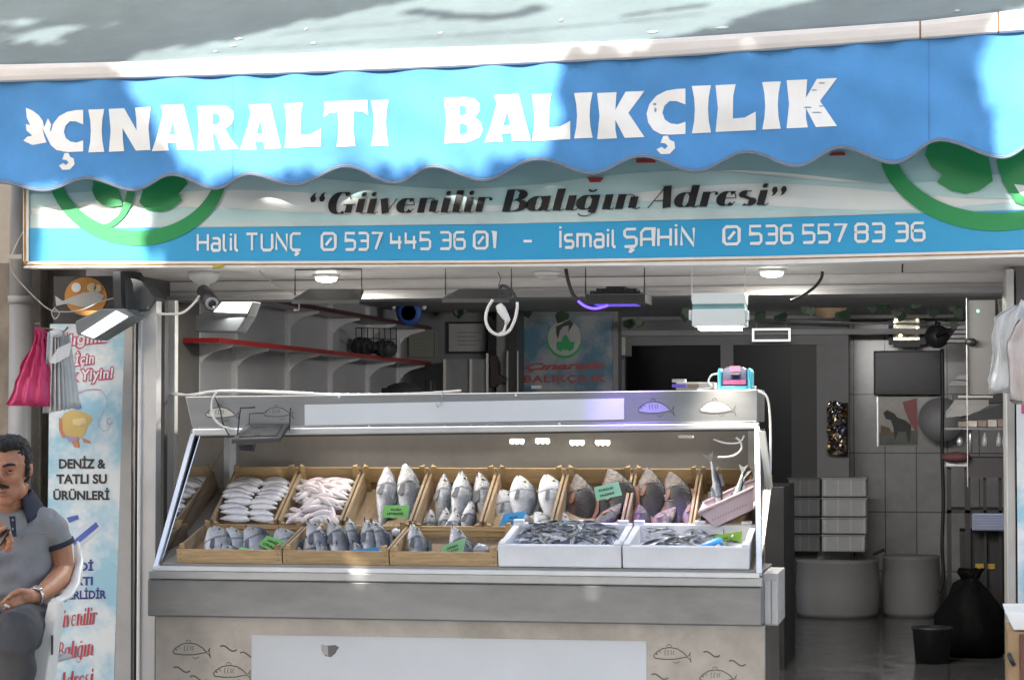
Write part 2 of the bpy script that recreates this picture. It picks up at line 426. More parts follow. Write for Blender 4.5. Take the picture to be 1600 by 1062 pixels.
# seams where the canvas widths are joined
for x in (362, 1450):
    g = G(); g.grid(lambda u,v,x=x: vpt(x+u*3, lerp(pw(topl,x)+1, pcos(hem,x)-8, v), .002), 1, 20)
    g.build('canvas_seam', mat('blue_seam',(.06,.22,.52),.8), aw, fix=False)
# front bar in lengths with joints
def bar_len(xa, xb):
    rings = []
    for i in range(9):
        x = lerp(xa,xb,i/8); yt = pw(bart,x); yb = pw(topl,x); Y = Yv(x)-.012
        c0 = at(x,yt,Y); c1 = at(x,yb,Y); h = c0.z-c1.z
        prof = [(0,0),(-.010,.06),(-.014,.3),(-.014,.7),(-.008,.94),(.004,1),(.03,1.02),(.05,.8),(.05,0)]
        rings.append([V((c0.x, Y+dy, c1.z+h*f)) for dy,f in prof])
    return rings
BARM = mat('cream_bar', (.62,.59,.565), .45, var=.1, scale=3, stretch=(1,1,6), dirt=.2)
for xa,xb in ((-170,1437.4),(1438.6,1559.4),(1560.6,1770)):
    g = G(); g.loft(bar_len(xa,xb), 0, False); g.build('front_bar', BARM, aw)
for x in (1438,1560):
    g = G(); r_ = [[p+V((0,-.001,0)) for p in q] for q in (bar_len(x-1.6,x-1.2)[0], bar_len(x+1.2,x+1.6)[0])]
    g.loft(r_, 0, False); g.build('bar_joint', mat('rusty_joint',(.22,.13,.07),.8), aw)
# sloping canopy cloth from the bar back to the wall
def fabric(u,v):
    x = lerp(-170,1770,u); Y0 = Yv(x)+.012; p = at(x, pw(bart,x)-.3, Y0)
    Y = lerp(Y0, YB, v); z = p.z - .006 + (Y-Y0)*.60 + .006*math.sin(x/260)*math.sin(v*3.1) - .012*math.sin(v*math.pi)
    return V((p.x, Y, z))
g = G(); g.grid(fabric, 60, 24); g.build('canopy_cloth', GREYC, aw, solid=.0016, fix=False)
# little scuffs and bird marks
rs = random.Random(3)
for i in range(11):
    u, v = rs.uniform(.05,.97), rs.uniform(.03,.3); c = fabric(u,v)
    g = G(); n = 7; ang = rs.uniform(0,6); L_ = rs.uniform(.006,.024)
    g.add([c + V((math.cos(k*6.283/n)*L_*rs.uniform(.6,1.3), math.sin(k*6.283/n)*.012*rs.uniform(.5,1.2), .005+math.sin(k*6.283/n)*.012*.60*.9)) for k in range(n)], [tuple(range(n))])
    g.build('pale_scuff', mat('pale_scuffs',(.34,.36,.36),.8), aw)

# lettering on the valance
GL = {
'I':[[(0,0),(.12,.25),(.16,.5),(.12,.75),(0,1),(1,1),(.88,.75),(.84,.5),(.88,.25),(1,0)]],
'N':[[(0,0),(.045,.5),(0,1),(.37,1),(.67,.47),(.66,.75),(.63,1),(1,1),(.955,.5),(1,0),(.65,0),(.33,.54),(.34,.25),(.37,0)]],
'A':[[(0,0),(.15,.4),(.27,.82),(.21,1),(.74,1),(.80,.75),(1,0),(.60,0),(.58,.17),(.36,.17),(.40,0)],[(.40,.34),(.56,.34),(.50,.66)]],
'R':[[(0,0),(.05,.5),(0,1),(.52,1),(.72,.97),(.86,.86),(.88,.70),(.82,.56),(.67,.46),(.80,.24),(1,0),(.58,0),(.44,.36),(.38,.38),(.38,.2),(.42,0)],[(.37,.57),(.37,.82),(.48,.82),(.55,.77),(.55,.63),(.48,.57)]],
'L':[[(0,0),(.06,.5),(0,1),(.50,1),(.44,.75),(.43,.27),(.72,.28),(1,.40),(1,0)]],
'T':[[(0,.67),(.02,1),(.98,1),(1,.67),(.88,.75),(.68,.77),(.66,.4),(.71,0),(.29,0),(.34,.4),(.32,.77),(.12,.75)]],
'B':[[(0,0),(.06,.5),(0,1),(.52,1),(.78,.96),(.92,.84),(.93,.70),(.80,.54),(.95,.43),(1,.26),(.92,.10),(.66,.01),(.5,0)],[(.40,.60),(.40,.82),(.50,.82),(.58,.77),(.58,.65),(.50,.60)],[(.40,.18),(.40,.42),(.50,.42),(.61,.37),(.61,.24),(.52,.18)]],
'K':[[(0,0),(.05,.5),(0,1),(.41,1),(.385,.62),(.60,1),(1,1),(.66,.54),(1,0),(.58,0),(.385,.40),(.385,.2),(.42,0)]],
'C':[[(1,1),(.78,1),(.52,.97),(.27,.87),(.09,.69),(.02,.49),(.06,.29),(.19,.12),(.38,.02),(.58,0),(1,0),(1,.27),(.80,.22),(.62,.25),(.48,.34),(.42,.49),(.47,.64),(.60,.74),(.78,.73),(1,.65)],[(.44,-.02),(.37,-.17),(.50,-.19),(.56,-.25),(.48,-.31),(.40,-.26),(.27,-.31),(.38,-.42),(.60,-.42),(.74,-.30),(.72,-.16),(.60,-.11),(.56,-.02)]],
}
TITLE = [('C',78,130,173,238),('I',138,163,171,238),('N',170,235,169,236),('A',237,304,164,235),('R',308,373,165,234),('A',375,439,163,233),('L',445,501,161,230),('T',506,575,158,229),('I',580,607,157,228),
 ('B',694,754,152,223),('A',757,829,148,221),('L',832,891,147,219),('I',897,926,145,216),('K',933,1007,144,216),('C',1009,1071,140,211),('I',1081,1111,134,208),('L',1118,1181,132,205),('I',1191,1220,128,202),('K',1229,1308,124,199)]
def drape(name, loops, fn, mats, parent, step=11, smooth=True):
    vs, fs = filled(loops); bm = bmesh.new()
    bv = [bm.verts.new((x,y,0)) for x,y in vs]
    for f in fs: bm.faces.new([bv[i] for i in f])
    xs=[v[0] for v in vs]; ys=[v[1] for v in vs]
    for ax,lo,hi in ((0,min(xs),max(xs)),(1,min(ys),max(ys))):
        c = math.floor(lo/step)*step+step
        while c < hi:
            no = (1,0,0) if ax==0 else (0,1,0); co = (c,0,0) if ax==0 else (0,c,0)
            bmesh.ops.bisect_plane(bm, geom=bm.verts[:]+bm.edges[:]+bm.faces[:], plane_co=co, plane_no=no, dist=1e-4); c += step
    for v in bm.verts: v.co = fn(v.co.x, v.co.y)
    gg = G(); bm.verts.index_update(); gg.add([v.co.copy() for v in bm.verts], [[v.index for v in f.verts] for f in bm.faces], 0, smooth)
    bm.free(); return gg.build(name, mats, parent, fix=False)
for ch,x0,x1,yt,yb in TITLE:
    sl_ = -.045
    for lp in ([GL[ch]] if ch != 'C' else [[GL[ch][0]],[GL[ch][1]]]):
        loops = [[(x0+(x1-x0)*u, yb-(yb-yt)*v + sl_*((x0+(x1-x0)*u)-(x0+x1)/2)) for u,v in l] for l in lp]
        drape('lettering', loops, lambda x,y: vpt(x,y,.0035), LETW, val)
lv = [[(120,500),(150,512),(180,535),(198,560),(204,590),(222,548),(238,578),(232,600),(240,640),(262,678),(290,700),(262,696),(235,672),(212,625),(196,594),(204,628),(216,660),(150,672),(108,652),(125,634),(150,628),(122,604),(120,575),(140,580),(124,545)]]
drape('leaf_emblem', [[(x/2.963,y/2.963) for x,y in l] for l in lv], lambda x,y: vpt(x,y,.0035), LETW, val)
# worn spots in the lettering
for x,y,w,h in ((1023,163,3,2),(1262,168,7,1.3),(1276,176,9,1.2),(1284,130,6,1.2),(1272,141,5,1),(1024,172,2,4),(1283,166,4,1.2)):
    g = G(); g.add([vpt(x+w*math.cos(k),y+h*math.sin(k),.0048) for k in (0,1,2,3.1,4.2,5.3)], [(0,1,2,3,4,5)]); g.build('worn_spot', mat('worn_print',(.22,.28,.36),.8), val, fix=False)

# ================================================================ SHOP SIGN
sg = thing('shop_sign', 'long printed fascia sign with green leaf rings and a slogan under the valance', 'sign', at(800,410,0))
bb = [(20,418.5),(40,418.3),(800,416),(1200,413.6),(1600,401),(1800,394)]      # lower edge of the box
bl = [(40,408),(400,407.5),(800,406),(1200,399.5),(1600,390),(1800,384)]      # lower edge of the blue band
bt = [(40,357),(400,355),(800,350),(1200,341),(1600,328),(1800,320)]          # upper edge of the blue band
def strip(lo, hi, xa, xb, Y, n=24):
    pts = [(lerp(xa,xb,i/n), pw(lo,lerp(xa,xb,i/n))) for i in range(n+1)] + [(lerp(xb,xa,i/n), pw(hi,lerp(xb,xa,i/n))) for i in range(n+1)]
    return pts
cst = lambda c: [(0,c),(1600,c)]
SIGNW = mat('sign_print_white', (.68,.72,.71), .38, var=.05, scale=3, dirt=.06)
SIGNB = mat('sign_print_blue', (.03,.31,.56), .38, var=.06, scale=3)
TEAL1 = mat('sign_print_pale_teal', (.42,.60,.61), .38, var=.06)
TEAL2 = mat('sign_print_teal', (.27,.46,.48), .38, var=.06)
GREEN = mat('sign_print_green', (.015,.25,.075), .38, var=.06)
SLETT = mat('sign_print_letters', (.70,.72,.71), .4, var=.05)
SBLK = mat('sign_print_black', (.012,.012,.014), .4)
SRED = mat('sign_print_red', (.28,.03,.035), .4)
# box body behind
g = G(); g.prism([at(x,y,.002) for x,y in strip(bb, cst(150), 36, 1790, 0)], (0,.11,0)); g.build('sign_box', WHITE, sg)
def flat(name, pts, k, m, th=.0012):
    g = G(); g.pxpoly(pts, -.0016*k, th, 0); return g.build(name, m, sg)
face = flat('printed_face', strip(bl, cst(152), 45, 1788, 0), 0, SIGNW)
# water waves of the print
rs = random.Random(5)
def wave(y0, y1, amp, ph, wl, k, m, xa=46, xb=1786, lo=None):
    n = 90; up = []; dn = []
    for i in range(n+1):
        x = lerp(xa,xb,i/n); u = y0 + amp*math.sin(x/wl+ph) - (x-800)*.012
        up.append((x,max(155,u))); d = y1 + amp*1.2*math.sin(x/(wl*1.25)+ph+1.1) - (x-800)*.012
        dn.append((x,min(max(d,u+.5), pw(bt,x)-.6)))
    flat('print_wave', up+dn[::-1], k, m)
wave(160,286,13,.4,95,1,TEAL2)
wave(282,306,12,.9,105,2,TEAL1)
wave(326,352,9,2.6,120,2,TEAL1)
wave(334,362,8,4.4,150,3,mat('sign_print_ice',(.46,.58,.58),.38))
flat('blue_band', strip(bt, bl, 45.5, 1787, 0), 4, SIGNB)
# green rings with leaves
def ring(cx, cy, a, b, w0, w1, k):
    n = 64; o = [(cx+a*math.cos(2*math.pi*i/n), cy+b*math.sin(2*math.pi*i/n)) for i in range(n)]
    i_ = [(cx+(a-w0)*math.cos(2*math.pi*i/n), cy-(w1-w0)*.5+(b-w1*.8-(w0*.2))*math.sin(2*math.pi*i/n)) for i in range(n)]
    vs, fs = filled([o,i_]); g = G(); g.add([at(x,y,-.0016*k) for x,y in vs], fs); g.build('green_ring', GREEN, sg)
    vs, fs = filled([[(x+(cx-x)*.02,y+(cy-y)*.02) for x,y in i_]])
ring(215,258,142,126,17,22,6); ring(1556,221,185,140,24,27,6)
c4 = lambda L: [(x/4,y/4+250) for x,y in L]
c7 = lambda L: [(x/3.933+1200,y/3.933+200) for x,y in L]
flat('green_leaf', c4([(560,60),(720,60),(745,200),(765,285),(690,295),(640,280),(598,245),(575,190),(585,150)]), 7, GREEN)
flat('leaf_stem', c4([(850,60),(842,200),(822,280),(775,360),(720,410),(660,432),(610,410),(680,392),(740,345),(775,270),(795,190),(800,60)]), 7, GREEN)
flat('green_leaf', c4([(890,200),(870,265),(915,310),(1000,325),(1060,312),(1138,252),(1115,210),(1172,150),(1120,60),(920,60)]), 7, GREEN)
flat('green_leaf', c7([(1000,60),(1340,60),(1358,190),(1382,325),(1300,385),(1212,405),(1130,388),(1040,332),(1072,285),(1005,240),(965,165)]), 7, GREEN)
flat('leaf_stem', c7([(1408,60),(1500,60),(1600,120),(1700,300),(1640,500),(1520,460),(1440,330),(1405,200)]), 7, GREEN)
flat('leaf_gap', c7([(1512,345),(1600,355),(1660,400),(1600,440),(1545,400)]), 8, SIGNW)
for L_ in (c7([(370,172),(395,150),(470,148),(478,168)]), [(917,277),(944,277),(938,284.5),(922,285)], [(994,248),(1024,248),(1024,254.5),(994,254.5)]):
    flat('red_mark', L_, 7, SRED)
# frame with its rusty line
FRW = mat('frame_white', (.70,.69,.66), .45, var=.1, dirt=.25)
RUST = mat('rust_line', (.36,.20,.06), .8, var=.35, scale=20)
off = lambda t,d: [(x,y+d) for x,y in t]
flat('frame_strip', strip(bb, off(bl,.4), 36, 1790, 0), 8, FRW, th=.010)
flat('rust_line', strip(off(bl,6.6), off(bl,4.3), 38, 1790, 0), 9, RUST)
flat('frame_strip', [(36,418),(36,152),(44.6,152),(44.6,408)], 8, FRW, th=.010)
flat('rust_line', [(37.2,416),(37.2,152),(40.4,152),(40.4,415)], 9, RUST)
g = G(); g.tube([at(333,417,-.02),at(349,415.5,-.02)], .008, 8); g.build('tape_knot', mat('yellow_tape',(.45,.36,.05),.6), sg)

# monoline techno lettering
TF = {
'H':(.75,[[(0,0),(0,1)],[(.75,0),(.75,1)],[(0,.5),(.75,.5)]]),
'a':(.58,[[(.05,.74),(.48,.74),(.58,.64),(.58,0)],[(.58,.42),(.1,.42),(0,.32),(0,.1),(.1,0),(.58,0)]]),
'l':(.2,[[(0,1),(0,.1),(.08,0),(.2,0)]]), 'i':(.06,[[(.03,0),(.03,.76)],[(.03,.9),(.03,1.03)]]),
'T':(.8,[[(0,1),(.8,1)],[(.4,0),(.4,1)]]), 'U':(.75,[[(0,1),(0,.14),(.14,0),(.61,0),(.75,.14),(.75,1)]]),
'N':(.75,[[(0,0),(0,1),(.75,0),(.75,1)]]),
'Ç':(.7,[[(.7,1),(.14,1),(0,.86),(0,.14),(.14,0),(.7,0)],[(.38,0),(.38,-.12),(.5,-.2),(.38,-.3),(.25,-.28)]]),
'0':(.86,[[(.43,0),(.14,0),(0,.14),(0,.86),(.14,1),(.72,1),(.86,.86),(.86,.14),(.72,0),(.42,0)],[(.25,.28),(.62,.72)]]),
'5':(.72,[[(.72,1),(0,1),(0,.56),(.6,.56),(.72,.46),(.72,.12),(.6,0),(0,0)]]),
'3':(.72,[[(0,1),(.6,1),(.72,.88),(.72,.12),(.6,0),(0,0)],[(.15,.52),(.72,.52)]]),
'7':(.75,[[(0,1),(.75,1),(.3,0)]]), '4':(.8,[[(0,1),(0,.42),(.8,.42)],[(.62,.8),(.62,0)]]),
'6':(.72,[[(.7,1),(.14,1),(0,.86),(0,.14),(.14,0),(.6,0),(.72,.12),(.72,.45),(.6,.56),(0,.56)]]),
'1':(.24,[[(0,1),(.2,1),(.2,0)]]), '-':(.5,[[(0,.42),(.5,.42)]]),
'İ':(.06,[[(.03,0),(.03,.98)],[(.03,1.1),(.03,1.23)]]),
's':(.55,[[(.52,.74),(.1,.74),(0,.66),(0,.46),(.1,.38),(.46,.38),(.55,.3),(.55,.08),(.46,0),(0,0)]]),
'm':(.9,[[(0,0),(0,.74),(.8,.74),(.9,.64),(.9,0)],[(.45,.74),(.45,0)]]),
'Ş':(.72,[[(.7,1),(.12,1),(0,.9),(0,.64),(.12,.54),(.6,.54),(.72,.44),(.72,.12),(.6,0),(0,0)],[(.38,0),(.38,-.12),(.5,-.2),(.38,-.3),(.25,-.28)]]),
'A':(.75,[[(0,0),(0,.8),(.2,1),(.75,1),(.75,0)],[(0,.4),(.75,.4)]]),
'8':(.72,[[(.12,.54),(0,.64),(0,.88),(.12,1),(.6,1),(.72,.88),(.72,.64),(.6,.54),(.12,.54),(0,.44),(0,.12),(.12,0),(.6,0),(.72,.12),(.72,.44),(.6,.54)]]),
}
def word(name, txt, font, x0, x1, y0, y1, h, Y, wf, m, parent, gap=.3, shear=0, fn=None, smoothed=False):
    tot = sum(font[c][0] for c in txt)+gap*(len(txt)-1); u = 0; g = G(); k = 0
    f = fn or (lambda x,y,o: at(x,y,Y-o))
    for c in txt:
        for st in font[c][1]:
            hw = None
            if isinstance(st, tuple): st, hw = st
            vs, fs = ribbon([(a+u,b) for a,b in st], (lambda i,d,hw=hw: hw if hw else wf(i,d)))
            o = .0003*(k%4); k += 1
            pts = []
            for a,b in vs:
                t = (a+shear*b)/tot; pts.append(f(x0+(x1-x0)*t, lerp(y0,y1,t)-b*h, o))
            g.add(pts, fs)
        u += font[c][0]+gap
    return g.build(name, m, parent)
base = lambda x: pw([(307,391.5),(530,390),(873,387),(1050,384),(1150,381),(1430,375.6),(1500,373.5)], x)
for t,x0,x1 in (('Halil',309,372),('TUNÇ',385,470),('0',503,524),('537',540,596),('445',611,672),('36',688,726),('01',741,774),('-',818,831),('İsmail',875,962),('ŞAHİN',976,1084),('0',1131,1155),('536',1172,1238),('557',1255,1321),('83',1337,1381),('36',1399,1444)):
    word('lettering', t, TF, x0, x1, base(x0), base(x1), 25.5 if x0 < 860 else 27, -.0016*6, lambda i,d: .16, SLETT, sg)

# fat italic slogan with hairlines
def stem(x,y0=0.0,y1=.68): return ([(x,y0),(x,y1)],.27)
hair = lambda p: (p,.04)
tail = lambda x: hair(arc(x+.06,.12,.14,.12,200,340,8))
bowl = arc(.3,.34,.24,.31,45,315,22)
FF = {
'G':(.92,[arc(.42,.5,.33,.475,48,300,26), hair(arc(.42,.5,.36,.48,20,70,8)), hair(arc(.42,.5,.36,.49,285,345,8)), ([(.76,.04),(.76,.42)],.25), hair([(.52,.42),(.98,.42)])]),
'ü':(.78,[stem(.16,.06), hair(arc(.36,.14,.22,.13,200,330,8)), stem(.6,.0), tail(.68), (arc(.2,.88,.05,.05,0,350,10),.10),(arc(.58,.88,.05,.05,0,350,10),.10)]),
'v':(.66,[([(.12,.68),(.3,0)],.27), hair([(.3,0),(.46,.3),(.62,.68)])]),
'e':(.62,[bowl, hair(arc(.3,.34,.27,.32,0,60,8)), hair([(.14,.36),(.57,.36)]), hair(arc(.32,.34,.28,.33,280,335,8))]),
'n':(.80,[stem(.16), hair(arc(.42,.46,.2,.2,30,170,8)), stem(.6,.04,.56), tail(.68)]),
'i':(.34,[stem(.16), tail(.24), (arc(.17,.88,.05,.05,0,350,10),.10)]),
'ı':(.34,[stem(.16), tail(.24)]), 'l':(.34,[stem(.16,0,1.0), tail(.24)]),
'r':(.56,[stem(.16), hair(arc(.42,.44,.2,.22,40,170,8)), (arc(.52,.58,.03,.03,0,350,8),.07)]),
'B':(.82,[stem(.18,0,1.0), arc(.36,.75,.26,.22,85,-85,14), arc(.38,.27,.34,.25,85,-85,14), hair([(.1,.99),(.42,.99)]), hair([(.1,.012),(.42,.012)]), hair([(.2,.515),(.4,.515)])]),
'a':(.72,[bowl, stem(.54,.04), tail(.62)]),
'd':(.72,[bowl, stem(.54,.02,1.0), tail(.62)]),
'ğ':(.72,[bowl, ([(.54,.68),(.54,.0),(.50,-.14)],.25), hair(arc(.3,-.12,.24,.16,350,190,12)), (arc(.36,.98,.13,.14,200,340,10),.075)]),
'A':(.86,[hair([(0,0),(.22,.5),(.46,1)]), ([(.50,1),(.66,0)],.28), hair([(.16,.33),(.6,.33)])]),
's':(.52,[arc(.26,.52,.17,.14,60,230,10)+arc(.28,.17,.17,.15,70,-130,12)]),
}
fat = lambda i,d: .035+.29*abs(d.y)**1.6
for t,x0,x1,y0,y1 in (('Güvenilir',512,764,334.5,331),('Balığın',782,996,331,326),('Adresi',1012,1196,325.5,320)):
    word('slogan_lettering', t, FF, x0, x1, y0, y1, 34, -.0016*6, fat, SBLK, sg, gap=.10, shear=.2)
for x,y,s in ((486,312,1),(500,311,1),(1214,296,-1),(1228,295,-1)):
    for k in range(1):
        pts = [(x,y+4*s),(x-1.5*s,y-2*s),(x+3*s,y-8*s),(x+9*s,y-11*s),(x+6*s,y-6*s),(x+8*s,y-1*s),(x+5*s,y+4*s)]
        g = G(); g.pxpoly(pts, -.0016*6, .001); g.build('slogan_lettering', SBLK, sg)

# ================================================================ STREET TREE that shades the front, unseen; leaf gaps shaped for the sun patches
LITV = [[(205,96),(222,133),(262,210),(304,270),(560,249),(852,234),(862,200),(868,96),(868,60),(200,60)], [(1557,70),(1560,250),(1800,250),(1800,40)]]
LITF = [[(192,101),(330,70),(440,42),(600,8),(760,-30),(1400,-40),(1200,8),(1090,40),(1000,62),(856,72)], [(1545,30),(1600,10),(1800,-10),(1800,20)]]
LITS = [[(66,338),(186,338),(228,412),(90,412)]]
LITC = [[(500,884),(572,884),(574,897),(500,897)]]
def proj(p, Y=-.2): t = (Y-p.y)/TOSUN.y; q = p+TOSUN*t; return (q.x,q.z)
def fabpt(x,y):
    """point of the canopy cloth seen at that pixel"""
    lo, hi = Yv(x)+.012, YB+.6
    p0 = at(x, pw(bart,x)-.3, lo)
    for _ in range(30):
        Y = (lo+hi)/2; z = p0.z+(Y-(Yv(x)+.012))*.60
        if at(x,y,Y).z > z: lo = Y
        else: hi = Y
    return at(x,y,lo)
POLY = [[proj(at(x,y,Yv(x))) for x,y in L] for L in LITV] + [[proj(fabpt(x,y)) for x,y in L] for L in LITF] + [[proj(at(x,y,0)) for x,y in L] for L in LITS] + [[proj(at(x,y,-.33)) for x,y in L] for L in LITC]
def inside(p, poly):
    c = False; n = len(poly); x,y = p
    for i in range(n):
        (xa,ya),(xb,yb) = poly[i],poly[i-1]
        if (ya > y) != (yb > y) and x < (xb-xa)*(y-ya)/(yb-ya)+xa: c = not c
    return c
LEAF = mat('plane_leaf', (.05,.10,.025), .55, var=.5, scale=1.5, transl=.0)
tree = thing('plane_tree', 'broad leafy plane tree standing in the street in front of the shop', 'tree', (-5.6,-6.4,0))
rs = random.Random(11); g = G(); made = 0; streak = [(x,y) for x,y in ((40,52),(110,40),(70,62),(20,30))]
SM = [proj(fabpt(x,y)) for x,y in streak]
while made < 15000:
    x, z = rs.uniform(-4.7,1.6), rs.uniform(-.5,3.7); r = rs.uniform(.05,.11)
    rim = [(x,z)]+[(x+r*.9*math.cos(a),z+r*.9*math.sin(a)) for a in (0,.785,1.57,2.36,3.14,3.93,4.71,5.5)]
    if any(inside(q,P) for q in rim for P in POLY):
        if rs.random() > .0: continue
    if any((x-a)**2*.25+(z-b)**2*3 < (r+.02)**2 for a,b in SM): continue
    t = rs.uniform(5.4,7.6) + rs.uniform(-.3,.3); c = V((x,-.2,z))+TOSUN*t
    while c.z < 1.4+max(0,c.y+8.9)*.20+.32: t += .25; c = V((x,-.2,z))+TOSUN*t
    nrm = (TOSUN + V((rs.uniform(-.7,.7),rs.uniform(-.7,.7),rs.uniform(-.7,.7)))).normalized()
    a = nrm.orthogonal().normalized(); b = nrm.cross(a); ph = rs.uniform(0,6)
    k = [(1,0),(.55,.45),(.6,1),(.05,.62),(-.5,.95),(-.55,.4),(-1,0),(-.5,-.5),(0,-.75),(.5,-.5)]
    g.add([c+(a*math.cos(ph)+b*math.sin(ph))*(u*r)+(b*math.cos(ph)-a*math.sin(ph))*(v*r) for u,v in k], [tuple(range(10))]); made += 1
for L_,rr in ((((330,79),(450,72),(560,65),(700,55),(800,47),(900,38),(1000,28),(1100,17)),.010),(((430,52),(520,42),(600,36),(660,30)),.008),(((640,14),(700,22),(760,25),(810,18),(840,8)),.03),(((980,20),(1060,8),(1100,3)),.018)):
    for (xa,ya),(xb,yb) in zip(L_,L_[1:]):
        for k in range(16):
            x,z = proj(fabpt(lerp(xa,xb,k/16),lerp(ya,yb,k/16))); c = V((x+rs.uniform(-rr,rr),-.2,z+rs.uniform(-rr,rr)*.5))+TOSUN*rs.uniform(5.8,6.6)
            a = TOSUN.orthogonal().normalized(); b = TOSUN.cross(a); r = rs.uniform(.8,1.5)*rr; ph = rs.uniform(0,6)
            g.add([c+(a*math.cos(ph+q*1.047)+b*math.sin(ph+q*1.047))*r*(1,.6)[q%2] for q in range(6)], [(0,1,2,3,4,5)])
crown = g.build('crown', LEAF, tree, fix=False)
BARK = mat('plane_bark', (.22,.19,.14), .9, var=.4, scale=5, bump=.6, bscale=14)
g = G(); tb = V((-5.6,-6.4,0)); S_ = lambda x,z,t: V((x,-.2,z))+TOSUN*t
top = S_(-4.5,1.6,6.4)
g.tube([tb,tb+V((.05,.0,1.2)),tb.lerp(top,.55)+V((-.1,0,.3)),top], [.34,.27,.22,.16], 12)
g.tube([top,S_(-3.6,1.75,6.5),S_(-2.4,1.55,6.6),S_(-1.2,1.7,6.5),S_(.2,1.5,6.6),S_(1.3,1.9,6.6)], [.15,.12,.10,.08,.06,.03], 10)
g.tube([top,S_(-4.7,2.6,6.6),S_(-4.9,3.8,6.8)], [.13,.09,.04], 8)
g.tube([S_(.2,1.5,6.6),S_(.5,2.3,6.7),S_(.9,3.3,6.8)], [.06,.045,.02], 8)
g.build('trunk', BARK, tree)

# ---- the building across the street, behind the camera
opp = thing('street_building', 'plain rendered two storey building across the street from the shop', 'building', (0,-22,0))
OPPW = mat('render_wall', (.42,.42,.42), .9, var=.2, scale=.8, bump=.3, bscale=10, dirt=.25)
g = G(); g.box((-26,-28,.004),(22,-22,6.0)); g.build('wall', OPPW, opp)
g = G(); g.box((-26.3,-28.3,6.002),(22.3,-21.7,6.2)); g.build('cornice', mat('cornice_stone',(.45,.44,.42),.8), opp)
for i in range(9):
    x = -24+i*5
    for z,h in ((.6,2.0),(3.7,1.5)):
        g = G(); g.box((x-.75,-22.0,z),(x+.75,-21.95,z+h)); w_ = g.build('window', GLASSD, opp)
        g = G(); g.box((x-.82,-21.949,z-.08),(x+.82,-21.86,z-.002)); g.build('sill', WHITE, w_)
# ================================================================ FISH COUNTER
YF = -.33; YH = .08; YK = .42                    # front edge, header face, back panel
zA = at(700,905,YF).z; zA0 = at(700,970,YF).z; zTop = at(700,891,YF).z
XL, XR = at(237,900,YF).x, at(1190,900,YF).x
ct = thing('fish_counter', 'stainless steel fish display counter with raised header and sloping tray of crates', 'counter', ((XL+XR)/2,0,.12))
STEELF = mat('steel_front', (.29,.295,.30), .36, .8, var=.14, scale=5, stretch=(1,1,3), dirt=.25)
STEELW = mat('worn_steel', (.40,.385,.365), .30, .85, var=.25, scale=4, dirt=.4)
STEELB = mat("steel_back", (.42,.385,.345), .5, .5, var=.18, scale=3, stretch=(1,1,.6), dirt=.2)
STEELM = mat('polished_steel', (.78,.77,.75), .05, .97, var=.06)
STICK = mat('white_sticker', (.60,.63,.66), .42, var=.05, scale=3, dirt=.06)
ENGR = mat('engraved_line', (.11,.105,.10), .5)
def cp(name, g, m, par=ct, **k): return g.build(name, m, par, **k)
g = G(); g.box((at(230,940,YF).x,YF,zA0),(at(1190,940,YF).x,YF+.30,zA-.012)); cp('apron', g, STEELF, bevel=.006)
g = G(); g.box((at(233,895,YF).x,YF-.012,zA-.011),(at(1191,895,YF).x,YF+.05,zTop-.012)); ledge = cp('front_ledge', g, mat('steel_ledge',(.58,.59,.60),.28,.85,var=.1,dirt=.1), bevel=.004)
g = G(); g.box((at(240,895,YF).x,YF-.016,zTop-.012),(at(1187,895,YF).x,YF+.02,zTop+.004)); cp('ledge_trim', g, mat('white_alu',(.74,.75,.75),.4,.2), ledge, bevel=.002)
xb0, xb1 = at(243,1000,YF+.06).x, at(1196,1000,YF+.06).x
g = G(); g.box((xb0,YF+.06,.14),(xb1,YK,zA0-.001)); base_ = cp('lower_panel', g, STEELW, bevel=.004)
g = G()
for x in (xb0+.08,xb1-.08):
    for y in (YF+.14,YK-.08):
        g.box((x-.025,y-.025,.12),(x+.025,y+.025,.139))
cp('foot', g, DARK)
# tray deck, in three slopes
xm_ = at(363,745,.375).x; xf_ = at(247,893,YF).x; XM = lambda Y: lerp(xf_, xm_-.010, (Y-YF)/(YK-YF))
tA, tB, tC = (YF+.03,.872), (.045,.945), (.375,1.135)
g = G()
for (ya,za),(yb,zb) in ((tA,tB),(tB,tC),(tC,(YK,1.14))):
    g.hexa([(XM(ya)+.001,ya,za-.03),(XR-.02,ya,za-.03),(XR-.02,yb,zb-.03),(XM(yb)+.001,yb,zb-.03),(XM(ya)+.001,ya,za-.012),(XR-.02,ya,za-.012),(XR-.02,yb,zb-.012),(XM(yb)+.001,yb,zb-.012)])
g.box((XL+.03,YF+.03,zA),(XR-.02,YK,.84)); cp('tray', g, STEELB)
zh0, zh1 = at(740,672,YH).z, at(740,613,YH).z
xh0, xh1 = at(289,640,YH).x, at(1183,640,YH).x
g = G(); g.box((xh0,YK,.3),(xh1,YK+.02,zh0+.005)); cp('back_panel', g, STEELB)
